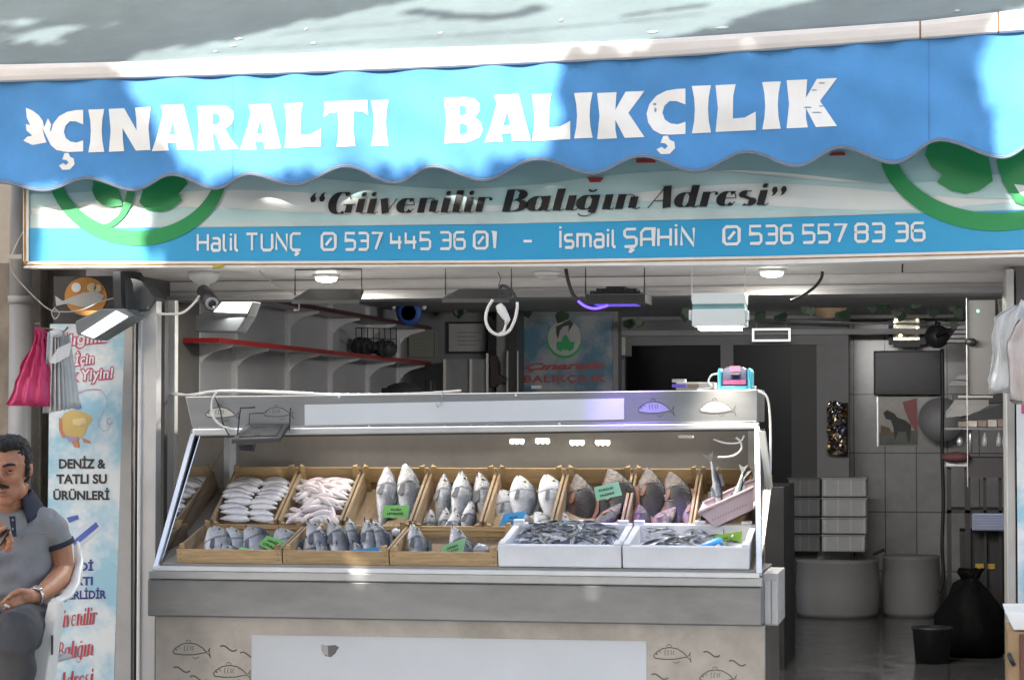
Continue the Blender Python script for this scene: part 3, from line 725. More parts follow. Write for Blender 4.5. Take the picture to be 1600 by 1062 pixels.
# header
g = G(); g.hexa([at(300,668,YH),at(1183,659,YH),at(1183,659,YH)+V((0,.36,0)),at(300,668,YH)+V((0,.36,0)),at(289,619,YH),at(1183,608,YH),at(1183,608,YH)+V((0,.36,0)),at(289,619,YH)+V((0,.36,0))])
head = cp('header', g, mat('header_steel',(.44,.445,.45),.30,.8,var=.12,scale=4,stretch=(1,1,5),dirt=.1), bevel=.004)
g = G(); g.hexa([at(300,681,YH-.012),at(1185,670,YH-.012),at(1185,670,YH)+V((0,.05,0)),at(300,681,YH)+V((0,.05,0)),at(300,669,YH-.012),at(1185,660,YH-.012),at(1185,660,YH)+V((0,.05,0)),at(300,669,YH)+V((0,.05,0))])
cp('header_rail', g, ALU, bevel=.006)
g = G(); g.hexa([at(302,684,YH),at(1182,673,YH),at(1182,673,YH+.03),at(302,684,YH+.03),at(302,681.2,YH),at(1182,670.2,YH),at(1182,670.2,YH+.03),at(302,681.2,YH+.03)]); cp('rubber_seal', g, SEAM)
g = G(); g.pxpoly([(476,632),(975,622),(975,655),(476,664)], YH-.003, .0028); cp('white_strip', g, STICK, head)
for x,y in ((530,620.5),(806,617.5),(577,666),(874,662)):
    g = G(); g.ball(at(x,y,YH-.003), (.006,.004,.006), 8); cp('screw', g, ALU, head)
# side panels and frame
def side(name, px0t, px0b, xin, m, w=.006):
    fx_t, fx_b = at(px0t,676,YH).x, at(px0b,893,YF).x
    g = G(); p = [V((fx_b,YF+.01,.84)), V((fx_b,YF+.01,zTop)), V((fx_t,YH,zh0+.004)), V((fx_t,YK,zh0+.004)), V((fx_t,YK,.84))]
    g.prism(p, (w,0,0)); return cp(name, g, m)
xm_ = at(363,745,.375).x
xf_ = at(247,893,YF).x; XM = lambda Y: lerp(xf_, xm_-.010, (Y-YF)/(YK-YF))
g = G(); g.prism([V((XM(y),y,z)) for y,z in ((YF+.016,.86),(YF+.016,zTop-.01),(YH+.012,zh0+.003),(YK-.001,zh0+.003),(YK-.001,.86))], (-.004,0,0)); cp('side_panel', g, STEELM)
side('side_panel', 299, 240, 0, mat('side_steel_grey',(.40,.40,.40),.3,.8), w=.004)
side('side_panel', 1180, 1184, 0, mat('side_steel',(.12,.12,.12),.25,.7))
def strut(name, a, b, r, m):
    g = G(); d = (b-a).normalized(); s = V((1,0,0)); n = d.cross(s).normalized(); s *= r; n *= r
    g.hexa([a-s-n,a+s-n,a+s+n,a-s+n,b-s-n,b+s-n,b+s+n,b-s+n]); return cp(name, g, m, bevel=.002)
strut('side_frame', at(242,893,YF), at(302,679,YH-.006), .009, ALU)
strut('side_frame', at(1186.5,897,YF-.004), at(1183,668,YH-.006), .010, mat('white_alu',(.74,.75,.75),.4,.2))
a = at(364,690,YK-.03); g = G(); g.box((a.x-.016,YK-.04,1.0),(a.x+.016,YK-.001,zh0)); cp('inner_post', g, ALU)
a = at(1174,690,YK-.03); g = G(); g.box((a.x-.012,YK-.04,1.0),(a.x+.03,YK-.001,zh0)); cp('inner_post', g, WHITE)
# engraved fish and waves
def fish_icon(cx, cy, w, Y, fill=None, par=None):
    k = w/62; T = lambda L: [(cx+x*k, cy+y*k) for x,y in L]
    body = arc(-8,2,24,10,180,360,14)
    top_ = [(-31,3),(-26,-3),(-16,-9),(-4,-11),(8,-9),(18,-3),(24,3)]; bot = [(-31,3),(-28,7),(-12,9),(6,8.5),(24,5)]
    lines = [(top_,1.5),(bot,1.5),([(24,4),(28,3),(31,-3)],1.1),([(24,5),(29,8),(32,14)],1.1),([(31,-3),(29.5,3),(32,14)],.7),(arc(-5,-12,4,4,180,360,8),.9),([(2,13),(8,16),(9,14),(13,12.5)],.9),
      (arc(-9,-2,3,5,120,250,6),.8),(arc(-4,-2,3,5,120,250,6),.8),(arc(1,-2,2.5,4,120,250,6),.8),(arc(4.5,-2,2.5,4,120,250,6),.8),(arc(-21,2,3,6,250,330,6),.8),(arc(-25,0,1,1,0,330,6),1.1)]
    if fill is not None:
        g = G(); g.pxpoly(T(top_+bot[::-1]), Y-.001, .0009); g.build('fish_fill', fill, par)
    g = G(); j = 0
    for L,wd in lines:
        vs, fs = ribbon(T(L), lambda i,d,wd=wd: wd*1.15*k); j += 1
        g.add([at(x,y,Y-.0016-.0002*(j%3)) for x,y in vs], fs)
    g.build('engraved_fish', ENGR, par)
def wave_icon(cx, cy, w, Y, par):
    pts = [(cx-w/2+w*i/14, cy-math.sin(i/14*6.283*.9+.5)*w*.13+i*.2) for i in range(15)]
    vs, fs = ribbon(pts, lambda i,d: 2.3); g = G(); g.add([at(x,y,Y-.0016) for x,y in vs], fs); g.build('engraved_wave', ENGR, par)
fish_icon(435,644,46,YH-.0005,None,head)
fish_icon(1025,637,56,YH-.0005,mat('fish_plate_blue',(.42,.42,.58),.4,.4),head)
fish_icon(1121,636,56,YH-.0005,mat('fish_fill_pale',(.66,.65,.60),.4,.4),head)
fish_icon(347,645,52,YH-.0005,mat('fish_fill_pale',(.66,.65,.60),.4,.4),head)  # pale fill painted in for the floodlight's bright reflection on this fish
YP = YF+.06-.0005
for c in ((299,1014),(362,1049),(1050,1021),(1122,1056)): fish_icon(c[0],c[1],58,YP,None,base_)
for c in ((357,1011),(388,1021),(284,1044),(310,1058),(1112,1020),(1152,1034),(1031,1055)): wave_icon(c[0],c[1],26,YP,base_)
g = G(); g.pxpoly([(393,991),(1010,1001),(1010,1240),(393,1240)], YP-.003, .0025); stk = cp('white_poster', g, STICK, base_)
g = G(); g.pxpoly([(502,1006),(510,1008),(524,1007),(530,1011),(527,1014),(524,1020),(517,1026),(508,1024),(503,1016)], YP-.0045, .0014); g.build('torn_hole', mat('torn_grey',(.16,.155,.15),.7), stk)
g = G(); g.pxpoly([(502,1006),(512,1009),(513,1024),(505,1021)], YP-.0075, .0014); g.build('torn_flap', mat('torn_paper',(.45,.44,.42),.8), stk)
# led modules under the header
for x,y in ((808,690),(848,689.5),(902,692),(942,692)):
    g = G(); a = at(x,y,.26); g.box((a.x-.028,.25,a.z-.004),(a.x+.028,.27,a.z+.012)); md = cp('led_module', g, WHITE)
    g = G()
    for k in (-1,0,1): g.ball(at(x+k*7.5,y,.246), (.008,.006,.009), 8)
    g.build('led', LIT, md)
for x_ in (-2.1,-1.25): 
    ll = lamp('showcase_light', V((x_,.20,zh0-.006)), V((x_,.05,.9)), .7, .9, (1,.98,.94)); ll.data.shape = 'RECTANGLE'; ll.data.size = .8; ll.data.size_y = .05
g = G(); g.pxbox(1060,680,1082,684,.10,.14); cp('label_clip', g, mat('cream_plastic',(.6,.55,.42),.5))

# -- things on and around the header
def cable(name, pts, r, m, label, cat='cable', group=None, n=6):
    pts = [V(p) for p in pts]; out = []
    for i in range(len(pts)-1):
        p0,p1,p2,p3 = pts[max(i-1,0)],pts[i],pts[i+1],pts[min(i+2,len(pts)-1)]
        for k in range(6):
            t = k/6; out.append(.5*((2*p1)+(p2-p0)*t+(2*p0-5*p1+4*p2-p3)*t*t+(3*p1-p0-3*p2+p3)*t**3))
    out.append(pts[-1]); g = G(); g.tube(out, r, n)
    o = g.build(name, m)
    if label: tag(o, label, cat, group)
    return o
cable('cable', [at(250,614,.45),at(290,617,.25),at(340,611,.1),at(420,613,.09),at(520,616,.09),at(640,615,.12),at(720,610,.3)], .0045, CABLEW, 'long white cable lying along the top edge of the steel header')
cable('cable', [at(262,611,.45),at(300,617,.2),at(345,610,.11),at(430,611,.1),at(490,614,.1)], .0035, CABLEW, 'thin white cable running beside the longer one over the header corner')
cable('cable', [at(338,612,.06),at(331,628,.055),at(333,650,.05),at(345,664,.05),at(365,671,.05)], .0045, CABLEW, 'white cable looping down over the engraved fish at the header corner')
cable('cable', [at(1150,683,.1),at(1157,690,.1),at(1158,702,.1),at(1145,712,.1),at(1122,714,.12)], .004, CABLEW, 'white cable loop hanging inside the counter under the header')
cable('cable', [at(1115,686,.12),at(1135,692,.1),at(1155,691,.1),at(1163,680,.1)], .0035, CABLEW, 'short white cable hanging between two clips under the header')
cable('cable', [at(1184,611,.1),at(1198,620,.1),at(1203,650,.1),at(1204,700,.1),at(1203,760,.1)], .0045, CABLEW, 'white cable hanging down outside the end of the counter from the scale')
g = G(); a = at(690,612,.07); g.tube([at(691,611,YH+.01),at(691,612,.07),at(690.5,624,.07),at(688,633,.065),at(684,636,.062),at(682,630,.062)], .0022, 6)
tag(g.build('hook', GREYP), 'thin wire hook hanging over the header edge above the white strip', 'hook')
# scale
sc = thing('shop_scale', 'turquoise price scale with dark display and pink keys on the header', 'scale', at(1148,607,.2))
CY_ = mat('turquoise_plastic', (.05,.33,.42), .4); NAVY = mat('navy_panel', (.015,.02,.09), .3); PINK = mat('pink_panel', (.55,.12,.26), .5)
g = G()
for x0,x1 in ((1121,1127),(1168,1174)):
    g.prism([at(x0,609,.14),at(x1,609,.14),at(x1,580,.18),at(x1-2,575,.2),at(x0+2,575,.2),at(x0,580,.18)], (0,.12,0))
g.pxbox(1127,603,1168,609,.135,.3); g.build('body', CY_, sc, bevel=.004)
g = G(); g.prism([at(1127.4,602,.16),at(1167.6,602,.16),at(1166,577,.19),at(1160,573,.2),at(1136,573,.2),at(1129,577,.19)], (0,.08,0)); dsp = g.build('display', NAVY, sc, bevel=.003)
g = G(); g.pxbox(1130,593.5,1165,600.5,.152,.158); g.build('key_panel', PINK, dsp)
g = G(); g.pxbox(1140,571.5,1156,580,.155,.175); g.build('paper_slip', mat('pink_slip',(.62,.30,.45),.6), dsp)
g = G(); g.pxbox(1141,582.5,1155,585,.157,.165); g.build('paper_slip', mat('tan_slip',(.42,.30,.27),.6), dsp)
kb = thing('cash_keypad', 'low grey keypad with purple display lying on the header beside the scale', 'keypad', at(1085,608,.3))
g = G(); g.pxbox(1056,597,1116,609,.28,.40); g.build('body', mat('beige_grey',(.28,.27,.26),.5), kb, bevel=.004)
g = G(); g.pxbox(1050,592,1070,597,.34,.40); g.build('printer', GREYP, kb)
g = G(); g.pxbox(1050,600,1072,605,.275,.2795); g.build('screen', mat('violet_screen',(.10,.07,.35),.3), kb)
g = G(); g.pxbox(1074,600,1092,605,.275,.2795); g.build('screen', mat('brown_screen',(.16,.12,.09),.3), kb)
cable('cable', [at(1122,584,.2),at(1112,586,.2),at(1107,596,.2),at(1112,605,.2),at(1090,608,.25)], .0035, CABLEW, 'white lead curling out beside the turquoise scale')
g = G(); g.tube([at(1176,606,.2),at(1182,605,.2)], .006, 8); tag(g.build('plug', mat('grey_plug',(.5,.5,.5),.4)), 'small grey plug lying beside the turquoise scale', 'plug')
# papers and brackets hanging at the end of the counter
g = G(); g.prism([at(1184,672,.0),at(1195,674,.0),at(1206,760,.0),at(1197,764,.0)], (.003,.006,0)); tag(g.build('price_board', mat('grey_card',(.5,.49,.46),.6)), 'narrow grey board hanging at the end of the counter', 'board')
g = G(); g.prism([at(1202,742,-.02),at(1206,742,-.02),at(1206,764,-.02),at(1202,764,-.02)], (0,.006,0)); tag(g.build('price_tag', mat('tan_tag',(.42,.40,.30),.6)), 'small tan tag under the narrow board at the counter end', 'tag')
# side box on the end of the counter
bx = thing('junction_cabinet', 'pale metal cabinet fixed at the street end of the counter', 'cabinet', at(1204,978,-.2))
g = G(); g.pxbox(1192,895,1216,977,-.2,.15); g.build('body', mat('cabinet_grey',(.50,.49,.47),.5,.2,dirt=.15), bx, bevel=.003)
g = G()
for x in (1194.5,1205.5): g.pxbox(x,906,x+9.5,975,-.206,-.2005)
g.build('door', mat('cabinet_light',(.56,.55,.53),.5,.2,dirt=.15), bx, bevel=.002)

# ================================================================ CRATES
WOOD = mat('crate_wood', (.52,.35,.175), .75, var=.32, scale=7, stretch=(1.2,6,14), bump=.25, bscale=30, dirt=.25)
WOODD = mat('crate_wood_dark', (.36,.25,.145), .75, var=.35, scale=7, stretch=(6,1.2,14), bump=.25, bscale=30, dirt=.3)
NAIL = mat('rusty_nail', (.10,.05,.025), .7)
def crate(w, d, hf, hs, hb, label, group, post=.02):
    """open crate, front edge on the origin's x axis, floor at z=0"""
    t = thing('wooden_crate', label, 'crate', (0,0,0), group)
    g = G(); g.box((-w/2,0,0),(w/2,.008,hf)); fb = g.build('front_board', WOOD, t, bevel=.0012)
    g = G(); rs = random.Random(int(w*1e4))
    for sx in (-1,1):
        for z in (.25,.7): g.ball((sx*(w/2-.014),-.0005,hf*z), (.0022,.0012,.0022), 6)
    g.build('nails', NAIL, fb)
    for sx in (-1,1):
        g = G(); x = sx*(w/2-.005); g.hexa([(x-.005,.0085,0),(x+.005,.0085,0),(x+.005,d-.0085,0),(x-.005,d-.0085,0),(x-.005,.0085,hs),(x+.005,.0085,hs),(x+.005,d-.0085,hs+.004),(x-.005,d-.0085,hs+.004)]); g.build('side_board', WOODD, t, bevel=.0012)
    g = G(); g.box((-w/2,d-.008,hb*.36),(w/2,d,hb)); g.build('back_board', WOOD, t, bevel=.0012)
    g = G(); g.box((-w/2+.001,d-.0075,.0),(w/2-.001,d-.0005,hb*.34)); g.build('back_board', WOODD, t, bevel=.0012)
    for sx in (-1,1):
        for yy in (.009,d-.028):
            x0 = sx*(w/2-.0105); g = G(); h_ = (hf+.018 if yy < .1 else hb+.02)
            g.add([(x0,yy,0),(x0-sx*.019,yy,0),(x0,yy+.019,0),(x0,yy,h_),(x0-sx*.019,yy,h_),(x0,yy+.019,h_)], [(0,1,2),(3,5,4),(0,3,4,1),(1,4,5,2),(2,5,3,0)]); g.build('corner_post', WOOD, t)
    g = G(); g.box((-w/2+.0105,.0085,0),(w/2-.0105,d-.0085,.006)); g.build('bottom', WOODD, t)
    return t
FT = math.atan2(tB[1]-tA[1], tB[0]-tA[0]); RT = math.atan2(tC[1]-tB[1], tC[0]-tB[0])
FL, RL = math.hypot(tB[1]-tA[1],tB[0]-tA[0]), math.hypot(tC[1]-tB[1],tC[0]-tB[0])
def setcrate(t, x, row):
    t.location = (x, tA[0]+.006, tA[1]-.010) if row == 0 else (x, tB[0], tB[1]-.010)
    t.rotation_euler = (FT if row == 0 else RT, 0, 0)
zr = 745
REAR = [(372,473),(474,571),(572,676),(677,782),(783,888),(889,994),(995,1096),(1097,1178)]
RLAB = ['wooden crate of small white fish laid in two rows behind','wooden crate with a heap of pinkish fish','wooden crate of two very large sea bass','wooden crate with slim upright sea bass and a blue card','wooden crate of round silver bream standing up',
        'wooden crate of dark carp with a pale green card','wooden crate of carp without any card','wooden crate behind the tilted pink basket']
yr_b = tC[0]
rc0 = None; RX = []
for i,(a,b) in enumerate(REAR):
    xa, xb = at(a,745,yr_b).x, at(b,745,yr_b).x
    if rc0 is None: rc0 = crate(.246, RL-.01, .05, .085, .105, RLAB[0], 'fish crates in the back row'); c = rc0
    else: c = copy_tree(rc0)
    c['label'] = RLAB[i]; setcrate(c, (xa+xb)/2, 1); RX.append((xa+xb)/2)
    c.scale = ((xb-xa)/.249, 1, 1)
FRONT = [(276,440),(442,607),(609,777)]
FLAB = ['front wooden crate of bream with two green cards','front wooden crate of small sea bass with a blue card','front wooden crate with two sea bass and a green card']
fc0 = None; FX = []
for i,(a,b) in enumerate(FRONT):
    xa, xb = at(a,880,tA[0]).x, at(b,880,tA[0]).x
    if fc0 is None: fc0 = crate(xb-xa, FL-.01, .052, .058, .062, FLAB[0], 'fish crates in the front row'); c = fc0; w0 = xb-xa
    else: c = copy_tree(fc0)
    c['label'] = FLAB[i]; setcrate(c, (xa+xb)/2, 0); c.scale = ((xb-xa)/w0,1,1); FX.append(((xa+xb)/2, xb-xa))
FOAM = mat('foam_white', (.74,.74,.75), .7, var=.06, scale=12, bump=.15, bscale=300, dirt=.08)
def foambox(xa, xb, label):
    w, d, h, t = xb-xa, FL-.012, .082, .024
    b = thing('foam_box', label, 'box', (0,0,0), 'white foam boxes of sardines')
    g = G()
    g.box((-w/2,0,0),(w/2,t,h)); g.box((-w/2,d-t,0),(w/2,d,h+.006)); g.box((-w/2,t+.0002,0),(-w/2+t,d-t-.0002,h)); g.box((w/2-t,t+.0002,0),(w/2,d-t-.0002,h)); g.box((-w/2+t+.0002,t+.0002,0),(w/2-t-.0002,d-t-.0002,.02))
    g.build('body', FOAM, b, bevel=.004)
    for x in (-w/2+.02,.02,w/2-.035):
        g = G(); g.box((x-.02,d-t+.003,h+.0062),(x+.02,d-.002,h+.018)); g.build('lid_lug', FOAM, b, bevel=.002)
    for x in (-w/2+.015,w/2-.015):
        g = G(); g.box((x-.012,.004,h+.0003),(x+.012,t+.04,h+.008)); g.build('lid_lug', FOAM, b, bevel=.002)
    b.location = ((xa+xb)/2, tA[0]-.004, tA[1]-.010); b.rotation_euler = (FT*.9,0,0)
    return b
FB = [(at(779,880,tA[0]).x, at(971,880,tA[0]).x), (at(973.5,880,tA[0]).x, at(1171,880,tA[0]).x)]
foambox(*FB[0], 'white foam box heaped full of sardines with a blue scoop')
foambox(*FB[1], 'white foam box half full of sardines with a green card')

# ================================================================ FISH
def fishmat(name, back, side_, belly, rough=.24, half=.12, metal=.25, gill=True):
    m = mat(name, side_, rough, metal); t = m.node_tree; p = t.nodes['Principled BSDF']
    tc = next(n for n in t.nodes if n.type == 'TEX_COORD'); nz = next(n for n in t.nodes if n.type == 'TEX_NOISE'); nz.inputs['Scale'].default_value = 9
    def math_(op, a, b, c=None):
        n = t.nodes.new('ShaderNodeMath'); n.operation = op
        for k,q in enumerate((a,b,c)):
            if q is None: continue
            if isinstance(q,(int,float)): n.inputs[k].default_value = q
            else: t.links.new(q, n.inputs[k])
        return n.outputs[0]
    sp = t.nodes.new('ShaderNodeSeparateXYZ'); t.links.new(tc.outputs['Object'], sp.inputs[0])
    X, Z = sp.outputs[0], sp.outputs[2]
    mr = t.nodes.new('ShaderNodeMapRange'); mr.inputs[1].default_value = -half; mr.inputs[2].default_value = half
    t.links.new(math_('MULTIPLY_ADD', math_('SUBTRACT', nz.outputs[0], .5), half*.8, Z), mr.inputs[0])
    r = t.nodes.new('ShaderNodeValToRGB'); e = r.color_ramp.elements
    e[0].position = .14; e[0].color = tuple(belly)+(1,); e[1].position = .80; e[1].color = tuple(back)+(1,)
    q = e.new(.50); q.color = tuple(side_)+(1,); q2 = e.new(.30); q2.color = tuple(.6*b_+.4*s_ for b_,s_ in zip(belly,side_))+(1,)
    t.links.new(mr.outputs[0], r.inputs[0]); out = r.outputs[0]
    vo = t.nodes.new('ShaderNodeTexVoronoi'); vo.inputs['Scale'].default_value = 60
    t.links.new(tc.outputs['Object'], vo.inputs['Vector'])
    bp = t.nodes.new('ShaderNodeBump'); bp.inputs['Strength'].default_value = .4; bp.inputs['Distance'].default_value = .004
    t.links.new(vo.outputs[0], bp.inputs['Height']); t.links.new(bp.outputs[0], p.inputs['Normal'])
    sm = t.nodes.new('ShaderNodeMixRGB'); sm.blend_type = 'MULTIPLY'; sm.inputs[0].default_value = .35
    t.links.new(out, sm.inputs[1]); t.links.new(vo.outputs[0], sm.inputs[2])
    if gill:
        w2 = math_('MULTIPLY_ADD', math_('MULTIPLY', Z, Z), 3.2*(.12/half)**2, X)
        # pale blotched gill plates and jaw
        n2 = t.nodes.new('ShaderNodeTexNoise'); n2.inputs['Scale'].default_value = 16; n2.inputs['Detail'].default_value = 3
        t.links.new(tc.outputs['Object'], n2.inputs['Vector'])
        hd = math_('MULTIPLY', math_('GREATER_THAN', w2, .775), math_('LESS_THAN', Z, half*.35))
        pl = math_('MULTIPLY', hd, math_('MULTIPLY', math_('POWER', n2.outputs[0], 3.0), 2.6))
        mp_ = t.nodes.new('ShaderNodeMixRGB'); mp_.inputs[2].default_value = tuple(min(.8,.55*b_+.06*k) for b_,k in zip(belly,(1,.9,.5)))+(1,)
        t.links.new(pl, mp_.inputs[0]); t.links.new(out, mp_.inputs[1]); out = mp_.outputs[0]
        gr = t.nodes.new('ShaderNodeValToRGB'); ge = gr.color_ramp.elements
        ge[0].position = .730; ge[0].color = (0,0,0,1); ge[1].position = .790; ge[1].color = (.0,.0,.0,1)
        a1 = ge.new(.750); a1.color = (.75,.75,.75,1); a2 = ge.new(.766); a2.color = (.3,.3,.3,1)
        t.links.new(w2, gr.inputs[0])
        mx = t.nodes.new('ShaderNodeMixRGB'); mx.inputs[2].default_value = tuple(v*.5 for v in back)+(1,)
        t.links.new(gr.outputs[0], mx.inputs[0]); t.links.new(out, mx.inputs[1]); out = mx.outputs[0]
    t.links.new(out, p.inputs['Base Color']); return m
MOUTH = mat('fish_mouth', (.06,.025,.02), .5)
EYE = mat('fish_eye', (.01,.01,.01), .12); EYER = mat('fish_eye_ring', (.42,.38,.28), .3, .3)
PROF = {
'bass':[(.13,.026,-.026,.012),(.2,.034,-.03,.017),(.3,.062,-.056,.03),(.45,.10,-.095,.048),(.6,.118,-.122,.06),(.72,.112,-.122,.062),(.82,.09,-.10,.054),(.9,.060,-.066,.040),(.96,.035,-.044,.027),(.99,.019,-.030,.018),(1.01,.005,-.018,.009)],
'bream':[(.13,.03,-.03,.012),(.2,.045,-.04,.018),(.3,.10,-.085,.03),(.45,.17,-.15,.05),(.6,.20,-.18,.062),(.72,.195,-.175,.064),(.82,.165,-.145,.056),(.9,.115,-.11,.045),(.96,.066,-.075,.034),(.99,.036,-.05,.024),(1.005,.012,-.032,.014)],
'carp':[(.13,.04,-.04,.016),(.2,.06,-.05,.022),(.3,.11,-.10,.04),(.45,.165,-.16,.065),(.6,.185,-.19,.08),(.72,.17,-.18,.08),(.82,.13,-.14,.07),(.9,.082,-.092,.053),(.96,.044,-.056,.036),(.99,.022,-.036,.025),(1.01,.007,-.02,.012)],
'small':[(.13,.02,-.02,.012),(.2,.034,-.03,.02),(.35,.075,-.07,.05),(.5,.105,-.10,.07),(.66,.11,-.11,.075),(.8,.095,-.09,.065),(.9,.065,-.06,.05),(.97,.03,-.03,.028),(1,.008,-.01,.008)],
'thin':[(.14,.012,-.012,.008),(.22,.024,-.022,.016),(.4,.06,-.06,.036),(.6,.075,-.078,.046),(.78,.066,-.066,.044),(.9,.045,-.045,.032),(.97,.022,-.022,.018),(1,.006,-.006,.006)],
}
def fishbody(kind, n=14, bend=0.0):
    g = G(); rings = []; P = PROF[kind]
    for x,zt,zb,w in P:
        c = (zt+zb)/2; h = (zt-zb)/2; ring = []
        yo = bend*((x-.55)**2)
        for k in range(n):
            a = 2*math.pi*k/n; cs, sn = math.cos(a), math.sin(a)
            ring.append((x, w*abs(cs)**.9*(1 if cs > 0 else -1)*(1-.25*max(0,sn)**2) + yo, c+h*sn))
        rings.append(ring)
    g.loft(rings); return g
def tailfin(kind, bend=0.0):
    yo = bend*.2
    g = G(); s = .75 if kind in ('small','thin') else 1
    L = [(.16,.028*s),(.05,.09*s),(-.01,.13*s),(.03,.05*s),(.05,0),(.03,-.05*s),(-.01,-.13*s),(.05,-.09*s),(.16,-.028*s)]
    g.prism([(x,-.003+yo,z) for x,z in L], (0,.006,0)); return g
def make_fish(name, kind, m, finm, label, cat='fish', group=None, parts=True, bend=.0, arch=-.2):
    def arched(g):
        for v in g.v: v.z += arch*((v.x-.55)**2-.02)
        return g
    o = arched(fishbody(kind, 16 if parts else 8, bend)).build(name, m, loc=(0,0,0)); tag(o, label, cat, group)
    md = None
    if not parts:
        return o
    md = o.modifiers.new('sub','SUBSURF'); md.levels = 1; md.render_levels = 1
    arched(tailfin(kind, bend)).build('tail_fin', finm, o)
    zt = {r[0]:r for r in PROF[kind]}
    g = G(); top = [(x,a) for x,a,b,w in PROF[kind] if .28 <= x <= .75]
    g.prism([(x,-.003+bend*(x-.55)**2,z*.9) for x,z in top]+[(x+(-.02),-.003+bend*(x-.55)**2,z*.9+.045+.03*math.sin(i*2.4)*.3) for i,(x,z) in enumerate(top)][::-1], (0,.006,0)); arched(g).build('dorsal_fin', finm, o)
    for s in (-1,1):
        w = min(PROF[kind], key=lambda r: abs(r[0]-.72))[3]
        g = G(); g.add([(.735,s*(w*.93),-.03),(.735,s*(w*.93),-.07),(.60,s*(w*1.10),-.105),(.575,s*(w*1.14),-.085),(.60,s*(w*1.12),-.055),(.735,s*(w*.93+.006),-.03),(.735,s*(w*.93+.006),-.07),(.60,s*(w*1.10+.006),-.105),(.575,s*(w*1.14+.006),-.085),(.60,s*(w*1.12+.006),-.055)],
            [(0,1,2,3,4),(9,8,7,6,5),(0,5,6,1),(1,6,7,2),(2,7,8,3),(3,8,9,4),(4,9,5,0)]); arched(g).build('pectoral_fin', finm, o)
        we = lerp(min(PROF[kind], key=lambda r: abs(r[0]-.82))[3], zt[.9][3], .75); ze = zt[.9][1]*.42
        g = G(); g.ball((.885,s*we*.80,ze), (.027,.013,.027), 10); e = arched(g).build('eye', EYER, o)
        g = G(); g.ball((.885,s*(we*.80+.006),ze), (.017,.010,.017), 8); arched(g).build('pupil', EYE, e)
    g = G(); g.prism([(1.012,-.045,-.006),(.985,-.045,-.014),(.94,-.045,-.026),(.985,-.045,-.022),(1.012,-.045,-.017)], (0,.09,0)); arched(g).build('mouth', MOUTH, o)
    return o
FIN = mat('fish_fin', (.10,.10,.105), .45, var=.3, scale=20)
FINR = mat('fish_fin_red', (.22,.09,.05), .45, var=.3, scale=20)
BASSM = fishmat('sea_bass_skin', (.035,.04,.045), (.19,.195,.21), (.72,.71,.71), half=.13)
BIGM = fishmat('large_bass_skin', (.025,.028,.03), (.12,.125,.14), (.66,.64,.64), half=.13)
BREAMM = fishmat('bream_skin', (.05,.055,.06), (.30,.31,.33), (.78,.78,.78), half=.21)
CARPM = fishmat('carp_skin', (.014,.012,.011), (.045,.04,.04), (.22,.16,.15), half=.2)
WHITEM = fishmat('white_fish_skin', (.42,.40,.41), (.66,.65,.66), (.78,.77,.77), gill=False)
PINKM = fishmat('mullet_skin', (.66,.55,.54), (.73,.69,.68), (.80,.77,.76), gill=False)
SARD = fishmat('sardine_skin', (.035,.04,.04), (.40,.42,.47), (.84,.84,.88), rough=.2, metal=.25, half=.085, gill=False)
MACK = fishmat('mackerel_skin', (.012,.02,.03), (.09,.11,.13), (.66,.65,.65), half=.08)
FIRST = {}
PR = random.Random(77)
def put(key, mk, nose, tail, dorsal, label, group=None, thick=1.0, deep=1.0):
    if key not in FIRST: FIRST[key] = mk(); o = FIRST[key]
    else: o = copy_tree(FIRST[key])
    nose, tail = V(nose), V(tail); x = nose-tail; L = x.length; x.normalize(); d = V(dorsal); z = (d-x*d.dot(x)).normalized(); y = z.cross(x)
    M = Matrix(((x.x*L,y.x*L*thick,z.x*L*deep,tail.x),(x.y*L,y.y*L*thick,z.y*L*deep,tail.y),(x.z*L,y.z*L*thick,z.z*L*deep,tail.z),(0,0,0,1)))
    o.matrix_world = M; o['label'] = label
    if group: o['group'] = group
    elif 'group' in o: del o['group']
    return o
bass  = lambda: make_fish('sea_bass','bass',BASSM,FIN,'x')
big   = lambda: make_fish('large_sea_bass','bass',BIGM,FIN,'x',bend=.15)
bream = lambda: make_fish('bream','bream',BREAMM,FIN,'x')
carp  = lambda: make_fish('carp','carp',CARPM,FINR,'x',bend=.2)
mack  = lambda: make_fish('mackerel','thin',MACK,FIN,'x')
small = lambda: make_fish('white_fish','small',WHITEM,FIN,'x',parts=False,arch=-.12)
mull  = lambda: make_fish('red_mullet','small',PINKM,FIN,'x',parts=False,arch=-.2)
sard  = lambda: make_fish('sardine','thin',SARD,FIN,'x',parts=False,arch=-.15)
DR = (1,-.05,.1)                                   # back of the fish turned to the window side
def up(key, mk, nx, ny, Yn, tx, ty, Yt, label, group=None, dorsal=DR, thick=1.0, deep=1.22):
    d = V(dorsal)+V((0,PR.uniform(-.35,.4),0))
    return put(key, mk, at(nx+PR.uniform(-2,2),ny+PR.uniform(-2,2),Yn), at(tx+PR.uniform(-6,6),ty,Yt+PR.uniform(-.03,.03)), d, label, group, thick*PR.uniform(.95,1.15), deep*PR.uniform(.92,1.12))
